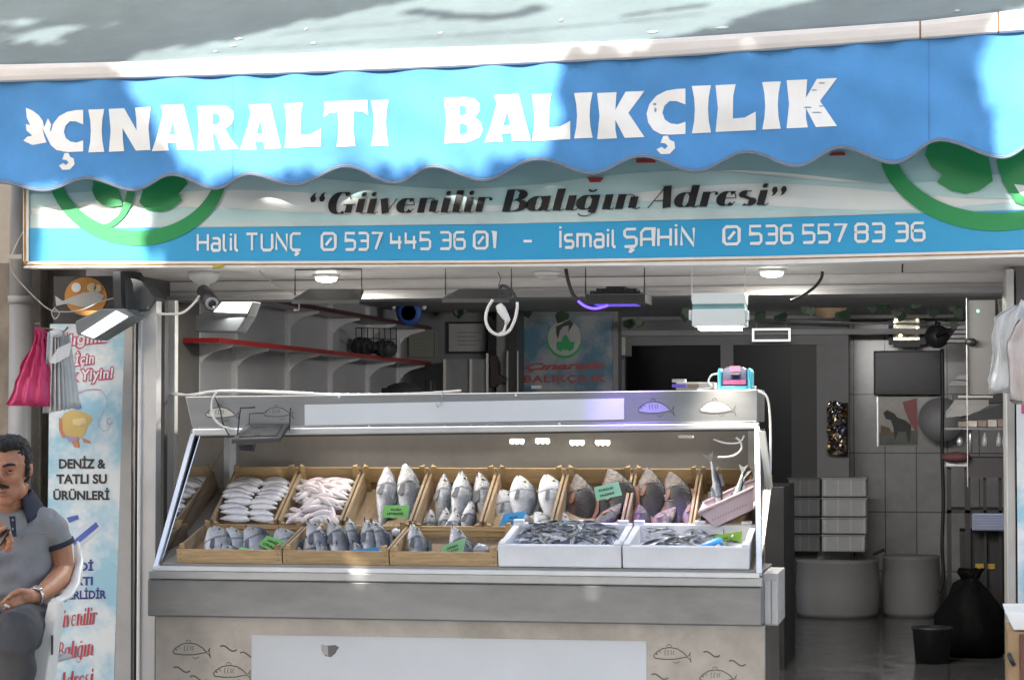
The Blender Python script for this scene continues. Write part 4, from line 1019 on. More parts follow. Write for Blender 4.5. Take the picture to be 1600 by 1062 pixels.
# rear row
up('big',big,612,733,.28,592,842,.13,'huge sea bass whose gaping head leans over the crate post, behind the green card')
up('big',big,642,725,.27,640,846,.12,'huge sea bass with the highest head of all, beside the green card')
for i,(nx,ny,tx,ty,Yn,lb) in enumerate(((697,740,682,845,.27,'slim sea bass standing nearest the large sea bass crate, head above the crate edge'),(727,738,716,846,.27,'slim sea bass standing in the middle of three heads above the crate'),(753,739,762,850,.27,'slim sea bass with dark back leaning on the bream crate side'),
    (742,784,722,870,.17,'shorter sea bass in front of the three tall heads'),(676,796,668,885,.15,'pale sea bass belly low at the crate corner'),(716,796,690,880,.15,'pale sea bass crossing low behind the blue card'))):
    up('bass',bass,nx,ny,Yn,tx,ty,Yn-.12,lb,thick=1.15)
for nx,ny,tx,ty,Yn,lb in ((817,741,822,838,.26,'silver bream standing upright between two others, head facing up'),(861,739,866,842,.26,'bright silver bream leaning on the far side of its crate, whole flank showing'),(792,765,805,850,.24,'dark bream standing behind the blue card of its crate'),(841,800,868,862,.15,'silver bream lying low at the front of its crate')):
    up('bream',bream,nx,ny,Yn,tx,ty,Yn-.1,lb)
for nx,ny,tx,ty,Yn,lb in ((911,740,912,852,.27,'dark carp standing behind the pale green card'),(963,731,978,850,.26,'largest dark carp, its red mouth above all others in the crate'),(974,792,905,838,.16,'dark carp lying across the front below the pale green card'),
    (1018,734,1012,840,.26,'brown carp with open orange mouth beside the crate wall'),(1055,740,1064,842,.25,'dark carp curving upright in the crate without a card'),(1058,796,1000,846,.16,'dark carp lying low across the front of the crate without a card')):
    up('carp',carp,nx,ny,Yn,tx,ty,Yn-.1,lb)
put('mack',mack, at(1128,800,.12), at(1111,706,.2), (1,-.3,0), 'slender mackerel standing tail up beside the pink basket')
put('mack',mack, at(1112,800,.15), at(1121,728,.25), (1,-.3,0), 'dark mackerel leaning behind the one standing tail up')
put('mack',mack, at(1142,806,.02), at(1166,726,.10), (1,-.2,.1), 'mackerel tail sticking out of the pink basket')
put('mack',mack, at(1130,812,.02), at(1172,734,.10), (1,-.2,.1), 'mackerel lying in the pink basket against the counter end')
for nx,ny,tx,ty,Yn,lb in ((700,792,690,880,.14,'sea bass lying low in the middle of the crate with the low blue card'),(764,800,750,885,.15,'sea bass lying low against the bream crate wall')):
    up('bass',bass,nx,ny,Yn,tx,ty,Yn-.11,lb,thick=1.15)
for nx,ny,tx,ty,Yn,lb in ((880,800,872,866,.16,'bream lying low against the carp crate wall'),(812,800,826,866,.15,'bream lying low just right of the blue card')):
    up('bream',bream,nx,ny,Yn,tx,ty,Yn-.09,lb)
for nx,ny,tx,ty,Yn,lb in ((936,764,944,850,.24,'dark carp half hidden between two others behind the pale green card'),(1084,770,1090,850,.22,'small dark carp pressed against the last crate wall'),(1002,790,1006,850,.15,'dark carp pressed low against the crate wall beside the open mouthed one')):
    up('carp',carp,nx,ny,Yn,tx,ty,Yn-.1,lb)
# small white fish in two rows, then the heap of mullet
rs = random.Random(4)
def rear_pt(i, u, s, h):
    """point over rear crate i: u across -1..1, s up the slope 0..1, h above the floor"""
    w = (at(REAR[i][1],745,yr_b).x-at(REAR[i][0],745,yr_b).x)/2
    return V((RX[i]+u*w, tB[0]+s*RL*math.cos(RT)-h*math.sin(RT), tB[1]+s*RL*math.sin(RT)+h*math.cos(RT)))
for col in (0,1):
    for k in range(11):
        s = .86-k*.074; h = .058+.03*math.sin((k/10)*3.1)+rs.uniform(-.003,.003)
        a = rear_pt(0,(-.94 if col == 0 else -.02)+rs.uniform(-.04,.04), s+rs.uniform(-.01,.01), h); b = rear_pt(0,(.12 if col == 0 else .95)+rs.uniform(-.04,.04), s-.03+rs.uniform(-.02,.02), h-.004)
        if rs.random() < .3: a,b = b,a
        put('small',small,a,b,(.1,.4,1),'small white fish lying in one of two neat rows in its crate','small white fish in two rows',thick=1.3,deep=1.4)
for k in range(78):
    s = rs.uniform(.06,.82); u = rs.uniform(-.66,.66); h = .034+.062*(1-(u/.85)**2)*(1-((s-.45)/.55)**2)+rs.uniform(-.008,.008)
    an = rs.gauss(0,.45); L_ = rs.uniform(.34,.5); a = rear_pt(1,u-L_*math.cos(an),s+.2*math.sin(an),h+rs.uniform(-.004,.006)); b = rear_pt(1,u+L_*math.cos(an),s-.2*math.sin(an),h-.006)
    if rs.random() < .5: a,b = b,a
    put('mull',mull,a,b,(rs.uniform(-.6,.6),rs.uniform(-.5,.5),1),'small pinkish fish lying in the heap in its crate','pinkish fish heaped in a crate',thick=1.15,deep=1.2)
# front row
for nx,ny,tx,lb in ((337,822,348,'bream with its dark head up, tallest at the crate corner'),(367,822,376,'dark headed bream in the middle of the three beside the green cards'),(395,822,404,'silver bream just behind the folded green card'),(326,846,352,'bream showing its white belly at the crate corner'),(441,824,452,'lone bream leaning on the wall between two front crates'),(421,862,440,'bream whose nose barely shows under the green card')):
    up('bream',bream,nx,ny,-.06,tx,ny+88,-.20,lb,thick=1.0)
for nx,ny,tx,lb in ((490,814,512,'small sea bass with pointed head, first of the row of five'),(521,812,540,'small sea bass with pointed head, second of the row of five'),(551,811,554,'small sea bass standing straight, third of the row of five'),(578,812,576,'small bright sea bass just behind the blue card'),(590,812,606,'small sea bass closest to the crate with two fish'),
    (505,846,512,'small sea bass low in front of the pointed heads'),(532,846,530,'small sea bass low between the pointed heads and the blue card'),(470,852,490,'round backed sea bass low at the crate corner')):
    up('bass',bass,nx,ny,-.05-(.08 if ny > 840 else 0),tx,ny+92,-.2,lb,thick=1.25)
for nx,ny,tx,lb in ((649,818,656,'plump sea bass standing alone with pale belly'),(716,822,738,'plump dark backed sea bass behind the leaning green card')):
    up('bass',bass,nx,ny,-.06,tx,ny+100,-.20,lb,thick=1.5)
for nx,ny,tx,lb in ((352,850,372,'pale bream lying low at the front between the dark heads'),(312,856,340,'pale bream flank at the very corner of the front crate')):
    up('bream',bream,nx,ny,-.13,tx,ny+78,-.22,lb)
for nx,ny,tx,lb in ((560,846,566,'small sea bass low behind the blue card corner'),(601,846,612,'small sea bass low in the crate corner by its neighbour crate'),(484,838,494,'small sea bass low beside the first pointed head')):
    up('bass',bass,nx,ny,-.12,tx,ny+86,-.22,lb,thick=1.25)
# sardines
def front_pt(xa,xb,u,s,h):
    return V((lerp(xa,xb,u), tA[0]+s*FL*math.cos(FT)-h*math.sin(FT), tA[1]+s*FL*math.sin(FT)+h*math.cos(FT)))
def sardines(bi, n, fn, seed, label, group):
    rs = random.Random(seed); xa,xb = FB[bi]; k = 0
    while k < n:
        u, s = rs.uniform(.1,.9), rs.uniform(.12,.86); h = fn(u,s)
        if h is None: continue
        h += rs.uniform(-.012,.008); an = rs.gauss(0,.7) if rs.random() < .8 else rs.uniform(0,3.14); L_ = rs.uniform(.085,.115)
        c = front_pt(xa,xb,u,s,h); d = V((math.cos(an),math.sin(an)*.95,math.sin(an)*.25+rs.uniform(-.25,.25)))*L_/2
        if not (xa+.03 < c.x-abs(d.x) and c.x+abs(d.x) < xb-.03): continue
        if rs.random() < .5: d = -d
        put('sard',sard,c+d,c-d,(rs.uniform(-1,1),rs.uniform(-2.2,1.2),1),label,group,1.25,1.35); k += 1
sardines(0, 170, lambda u,s: .040+.045*(1-(2*u-1.05)**2*.8)*(.5+.5*s), 8, 'small silver sardine in the heaped full foam box', 'sardines heaped in the full foam box')
sardines(1, 75, lambda u,s: (.028+.05*max(0,1-abs(u-.2)*3)+.03*max(0,1-abs(u-.52)*6)+.03*max(0,1-abs(u-.85)*6))*(.6+.4*s), 9, 'small silver sardine in the half full foam box', 'sardines in the half full foam box')
def oneblack(px,py,w,a,lb):
    c = at(px,py,-.06); d = V((math.cos(a),.1,math.sin(a)))*w/2
    put('darkfish',lambda: make_fish('anchovy','thin',mat('anchovy_skin',(.03,.03,.035),.3,.2),FIN,'x',parts=False), c+d, c-d, (0,-.3,1), lb)
oneblack(1082,843,.09,-.12,'dark little fish lying on the sardines beside the blue handle'); oneblack(1074,846,.085,.05,'dark little fish under another one in the half full foam box')
# ice, cards, scoop, basket
ICE = mat('ice_bag', (.62,.62,.66), .25, var=.1, trans=.3)
for px,py,Y,r,lb in ((752,858,-.2,(.03,.02,.022),'lump of ice in clear plastic beside the dark backed sea bass'),(621,832,.02,(.028,.02,.018),'white paper wad under the large sea bass tails'),(1048,778,.2,(.05,.014,.012),'strip of white paper on the carp')):
    rs = random.Random(px); g = G(); g.ball(at(px,py,Y), r, 12)
    g.v = [v+noise.noise_vector(v*70)*.014 for v in g.v]
    tag(g.build('ice_lump' if px < 800 and px > 700 else 'paper_wad', ICE if px < 800 and px > 700 else FOAM), lb, 'ice' if px < 800 and px > 700 else 'paper')
CGREEN = mat('card_green', (.22,.58,.17), .6, var=.06); CPALE = mat('card_pale_green', (.26,.55,.28), .6, var=.06); CLIME = mat('card_lime', (.30,.52,.06), .6, var=.06); CBLUE = mat('card_blue', (.06,.33,.68), .55, var=.06)
INK = mat('card_ink', (.012,.012,.012), .6)
def card(pts, Ys, m, lines, label, peg=None):
    """price card: corner pixels tl,tr,br,bl at depths Ys; lines of text"""
    P = [at(x,y,Y) for (x,y),Y in zip(pts,Ys)]; n = (P[1]-P[0]).cross(P[3]-P[0]).normalized()
    if n.y > 0: n = -n
    o = thing('price_card', label, 'card', P[3])
    g = G(); g.prism(P, -n*.0012); g.build('card', m, o)
    g = G()
    for k,(t,a0,a1,v) in enumerate(lines):
        vs, fs = texted(t, .035); w = max(q[0] for q in vs); hh = .17
        def bl_(a,b): return P[0].lerp(P[1],a).lerp(P[3].lerp(P[2],a),b)
        g.add([bl_(a0+(a1-a0)*q[0]/w, v-q[1]*hh)+n*.0012 for q in vs], fs)
    g.build('lettering', INK, o, fix=False)
    if peg:
        g = G(); g.tube([at(*peg[0]),at(*peg[1])], .0016, 6); g.build('peg', DARK, o)
    return o
card([(601,789),(640,789),(637,809),(596,808)], [.12]*4, CGREEN, [('KUZU',.30,.68,.42),('LEVREĞİ',.18,.80,.76)], 'green card with black writing on the two huge sea bass')
card([(928,761),(966,752),(972,773),(932,782)], [.10]*4, CPALE, [('PORSUK',.16,.76,.42),('SAZANI',.16,.72,.78)], 'pale green card with black writing leaning on the dark carp')
card([(788,802),(823,798),(815,818),(779,822)], [.06]*4, CBLUE, [('OLTA',.32,.68,.48),('ÇİPURA',.22,.78,.84)], 'blue card with black writing in front of the silver bream')
card([(672,827),(709,827),(709,838),(671,838)], [.03]*4, CBLUE, [('LEVREK',.2,.8,.62)], 'blue card lying low in the slim sea bass crate')
card([(417,836),(446,846),(428,863),(404,850)], [-.16]*4, CGREEN, [('DENİZ',.22,.8,.42),('ÇİPURA',.16,.84,.80)], 'green card standing on its corner in the front bream crate')
card([(377,854),(412,861),(396,870),(358,869)], [-.19,-.19,-.22,-.22], CGREEN, [('TATLI SU',.2,.8,.5),('ÇİPURA',.2,.8,.92)], 'green card lying flat among the front bream')
card([(549,859),(592,854),(592,868),(547,870)], [-.22]*4, CBLUE, [('DENİZ',.22,.72,.5),('LEVREK',.2,.75,.96)], 'blue card standing in front of the small sea bass')
card([(691,853),(728,839),(724,861),(687,872)], [-.21]*4, CPALE, [('LEVREK',.24,.72,.46),('FİLETO',.2,.76,.78)], 'pale green card leaning against the dark backed sea bass')
card([(1117,836),(1160,829),(1158,849),(1120,857)], [-.10]*4, CLIME, [('ÇAY',.28,.5,.42),('İSTAVRİT',.10,.64,.68)], 'lime green card standing in the half full foam box', peg=((1131,826,-.08),(1131,838,-.08)))
SCB = mat('scoop_blue', (.03,.27,.68), .35)
g = G(); P = [at(806,852,-.16),at(816,838,-.10),at(838,840,-.10),at(868,856,-.19),at(812,858,-.2)]
g.prism(P, (0,.012,-.012)); tag(g.build('scoop', SCB, bevel=.003), 'flat blue plastic scoop lying on the full box of sardines', 'scoop')
g = G(); g.tube([at(1086,859,-.20),at(1104,852,-.16),at(1121,848,-.13),at(1124,847,-.12)], [.006,.014,.02,.02], 12); tag(g.build('plastic_scoop', mat('handle_blue',(.06,.33,.72),.35)), 'round handled blue scoop lying beside the lime green card', 'scoop')
bk = thing('plastic_basket', 'tilted pale pink plastic basket of fish at the end of the counter', 'basket', at(1130,815,.05))
PKB = mat('pale_pink_plastic', (.62,.50,.53), .4, var=.06, transl=.2)
g = G(); Yb0 = -.02
o_ = [at(1091,800,Yb0),at(1176,761,Yb0),at(1177,797,Yb0),at(1124,822,Yb0),at(1114,821,Yb0)]
i_ = [p+V((0,.16,.03)) for p in o_]
g.prism([o_[0],o_[1],o_[2],o_[3],o_[4]], (0,.004,0)); g.hexa([o_[3],o_[2],i_[2],i_[3],o_[3]+V((0,0,.004)),o_[2]+V((0,0,.004)),i_[2]+V((0,0,.004)),i_[3]+V((0,0,.004))])
g.prism([p+V((0,.004,0)) for p in i_], (0,.004,0)); g.hexa([o_[0],o_[4],i_[4],i_[0],o_[0]+V((.004,0,0)),o_[4]+V((.004,0,0)),i_[4]+V((.004,0,0)),i_[0]+V((.004,0,0))])
g.build('basket_wall', PKB, bk)
g = G(); g.tube([at(1090,801,Yb0-.004),at(1177,761,Yb0-.004)], .006, 8); g.tube([at(1090,801,Yb0-.004)+V((0,.17,.03)),at(1177,761,Yb0-.004)+V((0,.17,.03))], .006, 8); g.build('rim', PKB, bk)
g = G()
for k in range(13):
    t = k/12; a = at(lerp(1113,1164,t),lerp(810,787,t),Yb0-.001); b = at(lerp(1114.5,1165.5,t),lerp(812.5,790,t),Yb0-.001); g.box((a.x,Yb0-.002,b.z),(b.x,Yb0-.0005,a.z))
g.build('slots', mat('pink_slots',(.30,.22,.24),.6), bk)

fl = thing('floodlight', 'thin black floodlight on a wire frame in front of the engraved header fish', 'floodlight', at(405,690,-.02))
FB_ = mat('flood_black', (.03,.031,.034), .4, .3)
def pxsolid(name, L, Y0, dY, m, par): g = G(); g.prism([at(x,y,Y0) for x,y in L], (0,dY,0)); return g.build(name, m, par, bevel=.002)
g = G(); a,b,c,d = at(361,693,-.06),at(438,690,-.06),at(453,667,.05),at(385,668,.05); u_ = V((0,.004,.016)); g.hexa([a,b,c,d,a+u_,b+u_,c+u_,d+u_]); g.build('housing', FB_, fl, bevel=.003)
g = G(); e = .12; q = [a.lerp(c,e),b.lerp(d,e),c.lerp(a,e),d.lerp(b,e)]; n_ = V((0,.004,.017)); g.hexa([p+n_*.95 for p in q]+[p+n_*1.08 for p in q]); g.build('glass', mat('flood_glass_dark',(.02,.02,.023),.15), fl)
g = G(); g.tube([at(371,682,-.03),at(373,660,.0),at(376,637,.03),at(399,636,.05)],.003,6,smooth=False); g.tube([at(452,672,.03),at(454,637,.05)],.003,6,smooth=False); g.tube([at(389,666,.05),at(390,646,.055),at(412,645,.06)],.0022,6,smooth=False); g.build('bracket', FB_, fl)
pxsolid('driver_box', [(371,694),(395,694),(393,705),(374,703)], .0, .04, FB_, fl)
cable('cable', [at(x,y,.05) for x,y in ((336,620),(344,640),(348,660),(358,680))], .003, CABLEB, 'black lead running down the header behind the white cable loop')
# ================================================================ LAMPS AND CABLES UNDER THE SIGN
GLOW = mat('lamp_glow', (1,.97,.88), .5, emis=6, var=0)
for px,py,on,lb in ((510,425,1,'lit round downlight in the soffit beside the first hanging bracket'),(1206,418.5,1,'lit round downlight in the soffit beside the white floodlight'),(855,421,0,'unlit round downlight in the soffit above the counter middle')):
    Y = .5; a = at(px,py,Y); c = V((a.x,Y,zs))
    t = thing('downlight', lb, 'lamp', c, 'round downlights in the soffit')
    g = G(); g.lathe(c+V((0,0,-.004)), [(.056,.003),(.058,-.004),(.046,-.010)], 24); g.build('ring', WHITE, t)
    g = G(); g.lathe(c+V((0,0,-.004)), [(.045,.0),(.045,-.010),(.04,-.022),(.02,-.028),(0,-.029)], 20); g.build('lens', GLOW if on else mat('unlit_lens',(.5,.48,.44),.4), t)
    if on: lamp('downlight_light', c+V((0,0,-.05)), c+V((0,.02,-1)), 5.5, .08, (1,.95,.85))
def bracket(t, xa, xb, y0, y1, Y, m=DARK, r=.0032):
    a,b = at(xa,y1,Y),at(xb,y1,Y); g = G(); z = zs-.001
    g.tube([a, V((a.x,Y,z)), V((b.x,Y,z)), b], r, 6, smooth=False); g.build('bracket', m, t)
# two thin dark floodlights, the ribbed one and the white one
def flood_thin(xa, xb, yt, yb, lb, Y=.12):
    t = thing('floodlight', lb, 'floodlight', at((xa+xb)/2,yb,Y), 'floodlights hanging from the soffit')
    bracket(t, xa+6, xb-3, 418, yt+2, Y+.05)
    a, b = at(xa,yb,Y), at(xb-6,yb,Y); c, d = at(xa+26,yt,Y+.16), at(xb,yt,Y+.16)
    up_ = V((0,.006,.02)); g = G(); g.hexa([a,b,d,c,a+up_,b+up_,d+up_,c+up_]); g.build('housing', mat('flood_grey',(.06,.065,.07),.45,.4), t, bevel=.003)
    g = G(); dn = V((0,-.0005,-.0015)); q = [a.lerp(d,.1),b.lerp(c,.1),d.lerp(a,.1),c.lerp(b,.1)]; g.hexa([p+dn*2 for p in q]+[p-dn*.1 for p in q]); g.build('glass', mat('flood_glass',(.05,.055,.06),.15), t)
    return t
flood_thin(455,568,459,475,'thin dark floodlight hanging on the bracket by the lit downlight')
flood_thin(690,802,459,473,'thin dark floodlight hanging behind the looped white cable')
rb = thing('floodlight', 'black finned floodlight with a glowing violet lead hanging from the soffit', 'floodlight', at(962,476,.1), 'floodlights hanging from the soffit')
bracket(rb, 915, 1007, 417, 462, .15)
g = G(); g.pxbox(914,459,1009,474,.06,.24); g.build('housing', BLACK, rb, bevel=.004)
g = G()
for k in range(26): x = 922+k*3.1; h = 450-(3 if 8 <= k <= 17 else 0)+(abs(k-13)>10)*4; g.pxbox(x,h,x+1.5,459.4,.07,.23)
g.build('fins', BLACK, rb)
g = G(); a = at(962,474,.1); g.box((a.x-.08,.08,a.z-.006),(a.x+.08,.22,a.z-.0005)); g.build('glass', mat('violet_lamp',(.10,.06,.5),.4,emis=.35,var=0), rb)
lamp('violet_light', a+V((.0,-.20,.0)), at(985,650,YH), 11, .05, (.28,.18,1), 'SPOT', 46)
wf_ = thing('floodlight', 'white floodlight with its row of lit lamps shining down on the header', 'floodlight', at(1123,516,.06), 'floodlights hanging from the soffit')
bracket(wf_, 1081, 1164, 417, 470, .12, WHITE, .0028)
LWH = mat('pale_lamp_grey', (.60,.64,.63), .4, var=.04); TQ = mat('pale_turquoise', (.22,.42,.44), .4)
g = G(); g.pxbox(1081,458,1164,474.5,.06,.2); g.build('driver_box', LWH, wf_, bevel=.004)
g = G(); g.pxbox(1082,475,1163,482.5,.075,.2); g.build('seam', TQ, wf_)
g = G(); g.pxbox(1081,483,1164,509,.05,.2); g.pxbox(1076,484,1080.9,500,.08,.16); g.pxbox(1164.1,484,1168,500,.08,.16); g.build('housing', LWH, wf_, bevel=.004)
g = G(); g.pxbox(1091,509.2,1155,514.5,.06,.19); g.build('led_row', mat('led_white',(1,1,.9),.5,emis=4,var=0), wf_)
a = at(1123,516,.02); lamp('white_flood_light', a+V((.0,-.06,-.03)), at(1135,660,YH-.05), 13, .04, (1,.93,.80), 'SPOT', 66)
# the big tilted floodlight and its dark neighbour at the left corner
def pxhexa(g, L, Y0, Y1): g.prism([at(x,y,Y0) for x,y in L], (0,Y1-Y0,0))
t = thing('floodlight', 'large grey floodlight with bright face tilted over the printed banner', 'floodlight', at(160,525,-.1))
g = G(); pxhexa(g, [(117,502),(158,482),(196,482),(211,493),(147,531),(119,521)], -.08, .06); g.build('housing', mat('flood_body',(.13,.14,.145),.45,.3), t, bevel=.006)
g = G(); pxhexa(g, [(127,521),(181,485.5),(199,494.6),(145.5,528)], -.088, -.0805); g.build('glass', mat('flood_face',(.9,.97,1.0),.3,emis=1.1,var=.2,scale=14), t)
g = G(); pxhexa(g, [(176,424),(188,424),(190,482),(178,482)], -.02, .03); g.build('arm', DARK, t)
t = thing('floodlight', 'dark unlit floodlight turned away behind the large bright faced one', 'floodlight', at(215,486,.05))
g = G(); pxhexa(g, [(188,447),(205,432),(222,440),(243,466),(229,484),(198,492),(186,478)], .065, .2); g.build('housing', mat('flood_dark',(.06,.065,.07),.5,.3), t, bevel=.006)
g = G(); pxhexa(g, [(184,424),(212,424),(222,440),(200,446)], .08, .14); g.build('arm', DARK, t)
t = thing('floodlight', 'dark floodlight with bright upper face behind the round camera', 'floodlight', at(345,519,.15))
g = G(); pxhexa(g, [(306,492),(333,486),(347,470),(395,470),(387,493),(371,519),(302,518)], .2, .32); g.build('housing', mat('flood_dark',(.06,.065,.07),.5,.3), t, bevel=.006)
g = G(); pxhexa(g, [(334,487),(347,472),(393,472),(385,489)], .192, .1995); g.build('glass', mat('flood_face_bright',(.95,1,.97),.3,emis=1.6,var=.2,scale=14), t)
lamp('flood_light', at(362,492,.16), at(360,640,YH), .25, .1, (1,.97,.9))
# camera
t = thing('security_camera', 'black bullet security camera under a white ceiling mount', 'camera', at(322,480,.1))
a = at(319,419,.25); a = V((a.x,.25,zs))
g = G(); g.lathe(a, [(.062,-.001),(.062,-.022),(.05,-.035),(.046,-.040),(.022,-.052),(.022,-.095),(.018,-.1)], 20); g.build('mount', WHITE, t)
g = G(); p0, p1 = at(318,455,.2), at(331,474,.04); ax = (p1-p0)
g.lathe(p0, [(.012,-.01),(.027,0),(.03,ax.length*.5),(.030,ax.length),(.025,ax.length)], 18, axis=ax); hd = g.build('camera_head', BLACK, t)
g = G(); g.lathe(p1, [(.026,0),(.026,.004),(.016,.005)], 18, axis=ax); g.build('lens_ring', mat('lens_ring',(.30,.30,.31),.35,.3), hd)
g = G(); g.lathe(p1, [(.0155,.003),(.0155,.006),(.002,.007)], 14, axis=ax); g.build('lens', mat('lens_glass',(.008,.008,.01),.08), hd)
# hanging white lead with plug, other leads
loop = [(770,468),(762,482),(759,500),(766,516),(780,523),(795,517),(804,500),(808,482),(808,472)]
cable('cable', [at(x,y,.02) for x,y in loop], .006, CABLEW, 'thick white lead hanging in a loop under the soffit')
g = G(); a,b = at(779,476,.015),at(793,500,.015); g.tube([a,a.lerp(b,.3),a.lerp(b,.75),b,at(791,506,.015)], [.013,.018,.015,.012,.007], 10); g.tube([at(791,505,.015),at(787,518,.018),at(778,523,.02)], .005, 6)
tag(g.build('plug', CABLEW), 'white plug tucked inside the looped white lead', 'plug')
cable('cable', [at(x,y,.03) for x,y in ((808,472),(803,460),(793,449),(782,447),(783,462))], .006, CABLEB, 'black lead joining the looped white one from above')
cable('cable', [at(x,y,.05) for x,y in ((778,425),(782,436),(779,446),(785,449))], .002, mat('red_brown_wire',(.16,.10,.08),.5), 'thin bare wire coming down to the looped white lead')
vl = thing('neon_cable', 'black lead curving down under the soffit with a glowing violet end', 'cable', at(915,478,.08))
def ctube(pts, r, m, name, par):
    o = cable(name, pts, r, m, None); mw = o.location.copy(); o.parent = par; o.matrix_parent_inverse = Matrix.Translation(-par.location); return o
ctube([at(x,y,.08) for x,y in ((884,420),(888,440),(895,459),(903,470))], .007, CABLEB, 'lead', vl)
ctube([at(x,y,.08) for x,y in ((903,470),(914,478),(930,482),(950,477))], .005, mat('violet_neon',(.09,.045,.85),.4,emis=1.3,var=0), 'glowing_end', vl)
cable('cable', [at(x,y,.3) for x,y in ((1285,424),(1283,435),(1272,449),(1252,463),(1236,470))], .006, CABLEB, 'black lead curving across the shutter box at its open side')
cable('cable', [at(x,y,.2) for x,y in ((405,422),(412,431),(440,450),(458,458),(466,470),(467,483),(459,484))], .003, mat('grey_wire',(.4,.38,.36),.5), 'thin grey wire sagging from the soffit to the first hanging floodlight')
cable('cable', [at(x,y,.1) for x,y in ((244,490),(280,490),(299,478),(312,462))], .005, CABLEW, 'white lead running from the door jamb to the security camera')
cable('cable', [at(x,y,.25) for x,y in ((18,402),(20,425),(45,455),(75,482),(98,487),(128,484),(160,470),(190,464))], .0028, mat('grey_wire',(.4,.38,.36),.5), 'thin grey wire sagging across the drain pipe to the big floodlight')
cable('cable', [at(x,y,.28) for x,y in ((36,362),(24,385),(17,402))], .0025, CABLEW, 'short pale wire going behind the sign edge by the drain pipe')
g = G(); g.pxbox(10,398,34,404,.2,.24); tag(g.build('pipe_bracket', mat('grey_wire',(.4,.38,.36),.5)), 'small pale bracket holding the wire at the sign corner', 'bracket')
cable('cable', [at(x,y,.3) for x,y in ((1412,408),(1410,416),(1410,426))], .003, CABLEB, 'short black lead at the seam of the shutter box')
# fill tubes added to brighten the shop, out of sight behind the shutter box
for i,(x,y) in enumerate(((-2.2,1.6),(-.3,1.7),(-.7,2.35))):
    t = thing('fill_tube', ('unseen tube lamp added as fill on the shop ceiling close to the shelf wall','unseen tube lamp added as fill on the shop ceiling above the shop entrance','unseen tube lamp added as fill on the shop ceiling in the middle of the shop')[i], 'lamp', (x,y,zc-.03))
    g = G(); g.box((x-.5,y-.03,zc-.03),(x+.5,y+.03,zc-.001)); g.build('housing', WHITE, t)
    g = G(); g.tube([(x-.48,y,zc-.045),(x+.48,y,zc-.045)], .014, 10); g.build('tube', mat('fill_tube_light',(1,.98,.95),.5,emis=4,var=0), t)
    l = lamp('fill_tube_light', (x,y,zc-.07), (x,y+.25,0) if i == 0 else (x+.2,y+3.5,.9), (1.6,3.0,9)[i], 1.0, (1,.97,.94)); l.data.shape = 'RECTANGLE'; l.data.size_y = .06

# ================================================================ SHOP INTERIOR
RED = mat('red_edge', (.30,.012,.01), .35)
def shelf(z, Ya, Yz, xf, lb, redm):
    t = thing('wall_shelf', lb, 'shelf', (XW+.1,(Ya+Yz)/2,z))
    g = G(); g.box((XW+.021,Ya,z-.014),(xf-.006,Yz,z)); g.build('board', mat('shelf_board',(.55,.54,.53),.5), t)
    g = G(); g.box((xf-.0055,Ya,z-.018),(xf,Yz,z+.003)); g.box((XW+.021,Ya-.006,z-.018),(xf,Ya-.0005,z+.003)); g.build('edge_strip', redm, t)
    for px in (304,363,446,513,572,620):
        Y = wallY(px)
        if not (Ya < Y < Yz): continue
        g = G(); g.prism([(XW+.0205,Y-.006,z-.0185),(xf-.02,Y-.006,z-.0185),(xf-.02,Y-.006,z-.03),(XW+.09,Y-.006,z-.05),(XW+.05,Y-.006,z-.075),(XW+.0205,Y-.006,z-.11)], (0,.012,0)); g.build('bracket', mat('bracket_white',(.6,.6,.6),.45), t)
zl = at(340,520,9.15+CY+.35).z
XF = at(343,520,1.02).x
shelf(1.752, 1.02, 5.2, XF, 'long wall shelf with a bright red front edge on white brackets', RED)
shelf(1.968, 1.9, 5.22, XF, 'upper wall shelf with dark red edge just under the ceiling', mat('dark_red_edge',(.055,.012,.012),.4))
def pxthing(name, lb, cat, x0, y0, x1, y1, Y0, Y1, m, bevel=.003, group=None):
    g = G(); g.pxbox(x0,y0,x1,y1,Y0,Y1); return tag(g.build(name, m, bevel=bevel), lb, cat, group)
bsk = thing('wire_basket', 'black wire basket full of dark odds and ends on the red edged shelf', 'basket', at(590,550,3.9))
g = G()
for Y in (3.7,4.2):
    for k in range(8): x = 556+k*9-(Y-3.7)*0; g.tube([at(x,512,Y),at(x+1,545,Y)], .003, 5)
    for y in (512,528,544): g.tube([at(556,y,Y),at(620,y+2,Y)], .003, 5)
g.build('wire', DARK, bsk)
rs = random.Random(2)
for i in range(6):
    g = G(); c = at(562+i*9,541+i*.8,3.95); g.ball(c,(.05,.08,.035+rs.uniform(0,.02)),10); tag(g.build('packed_bag', mat('dark_bag',(.03,.032,.036),.6,var=.5)), 'crumpled dark bag lying in the black wire basket', 'bag', 'dark bags in the wire basket')
rud = thing('ship_wheel', 'small blue and white ship wheel ornament hanging over the upper shelf', 'ornament', at(640,498,4.5))
BLUEO = mat('ornament_blue', (.03,.10,.36), .5)
g = G(); c = at(639,489,4.5); g.lathe(c, [(.045,-.012),(.075,-.012),(.075,.012),(.045,.012),(.045,-.012)], 20, axis=(0,1,0)); g.build('wheel', BLUEO, rud)
for k in range(5):
    an = R(20+35*k); g = G(); d = V((math.cos(an),0,math.sin(an))); g.tube([c+d*.03,c+d*.09], .011, 8); sp = g.build('spoke', BLUEO, rud)
    g = G(); g.ball(c+d*.095, .016, 8); g.build('knob', WHITE, sp)
PAPER = mat('paper_grey', (.34,.34,.33), .6, var=.1)
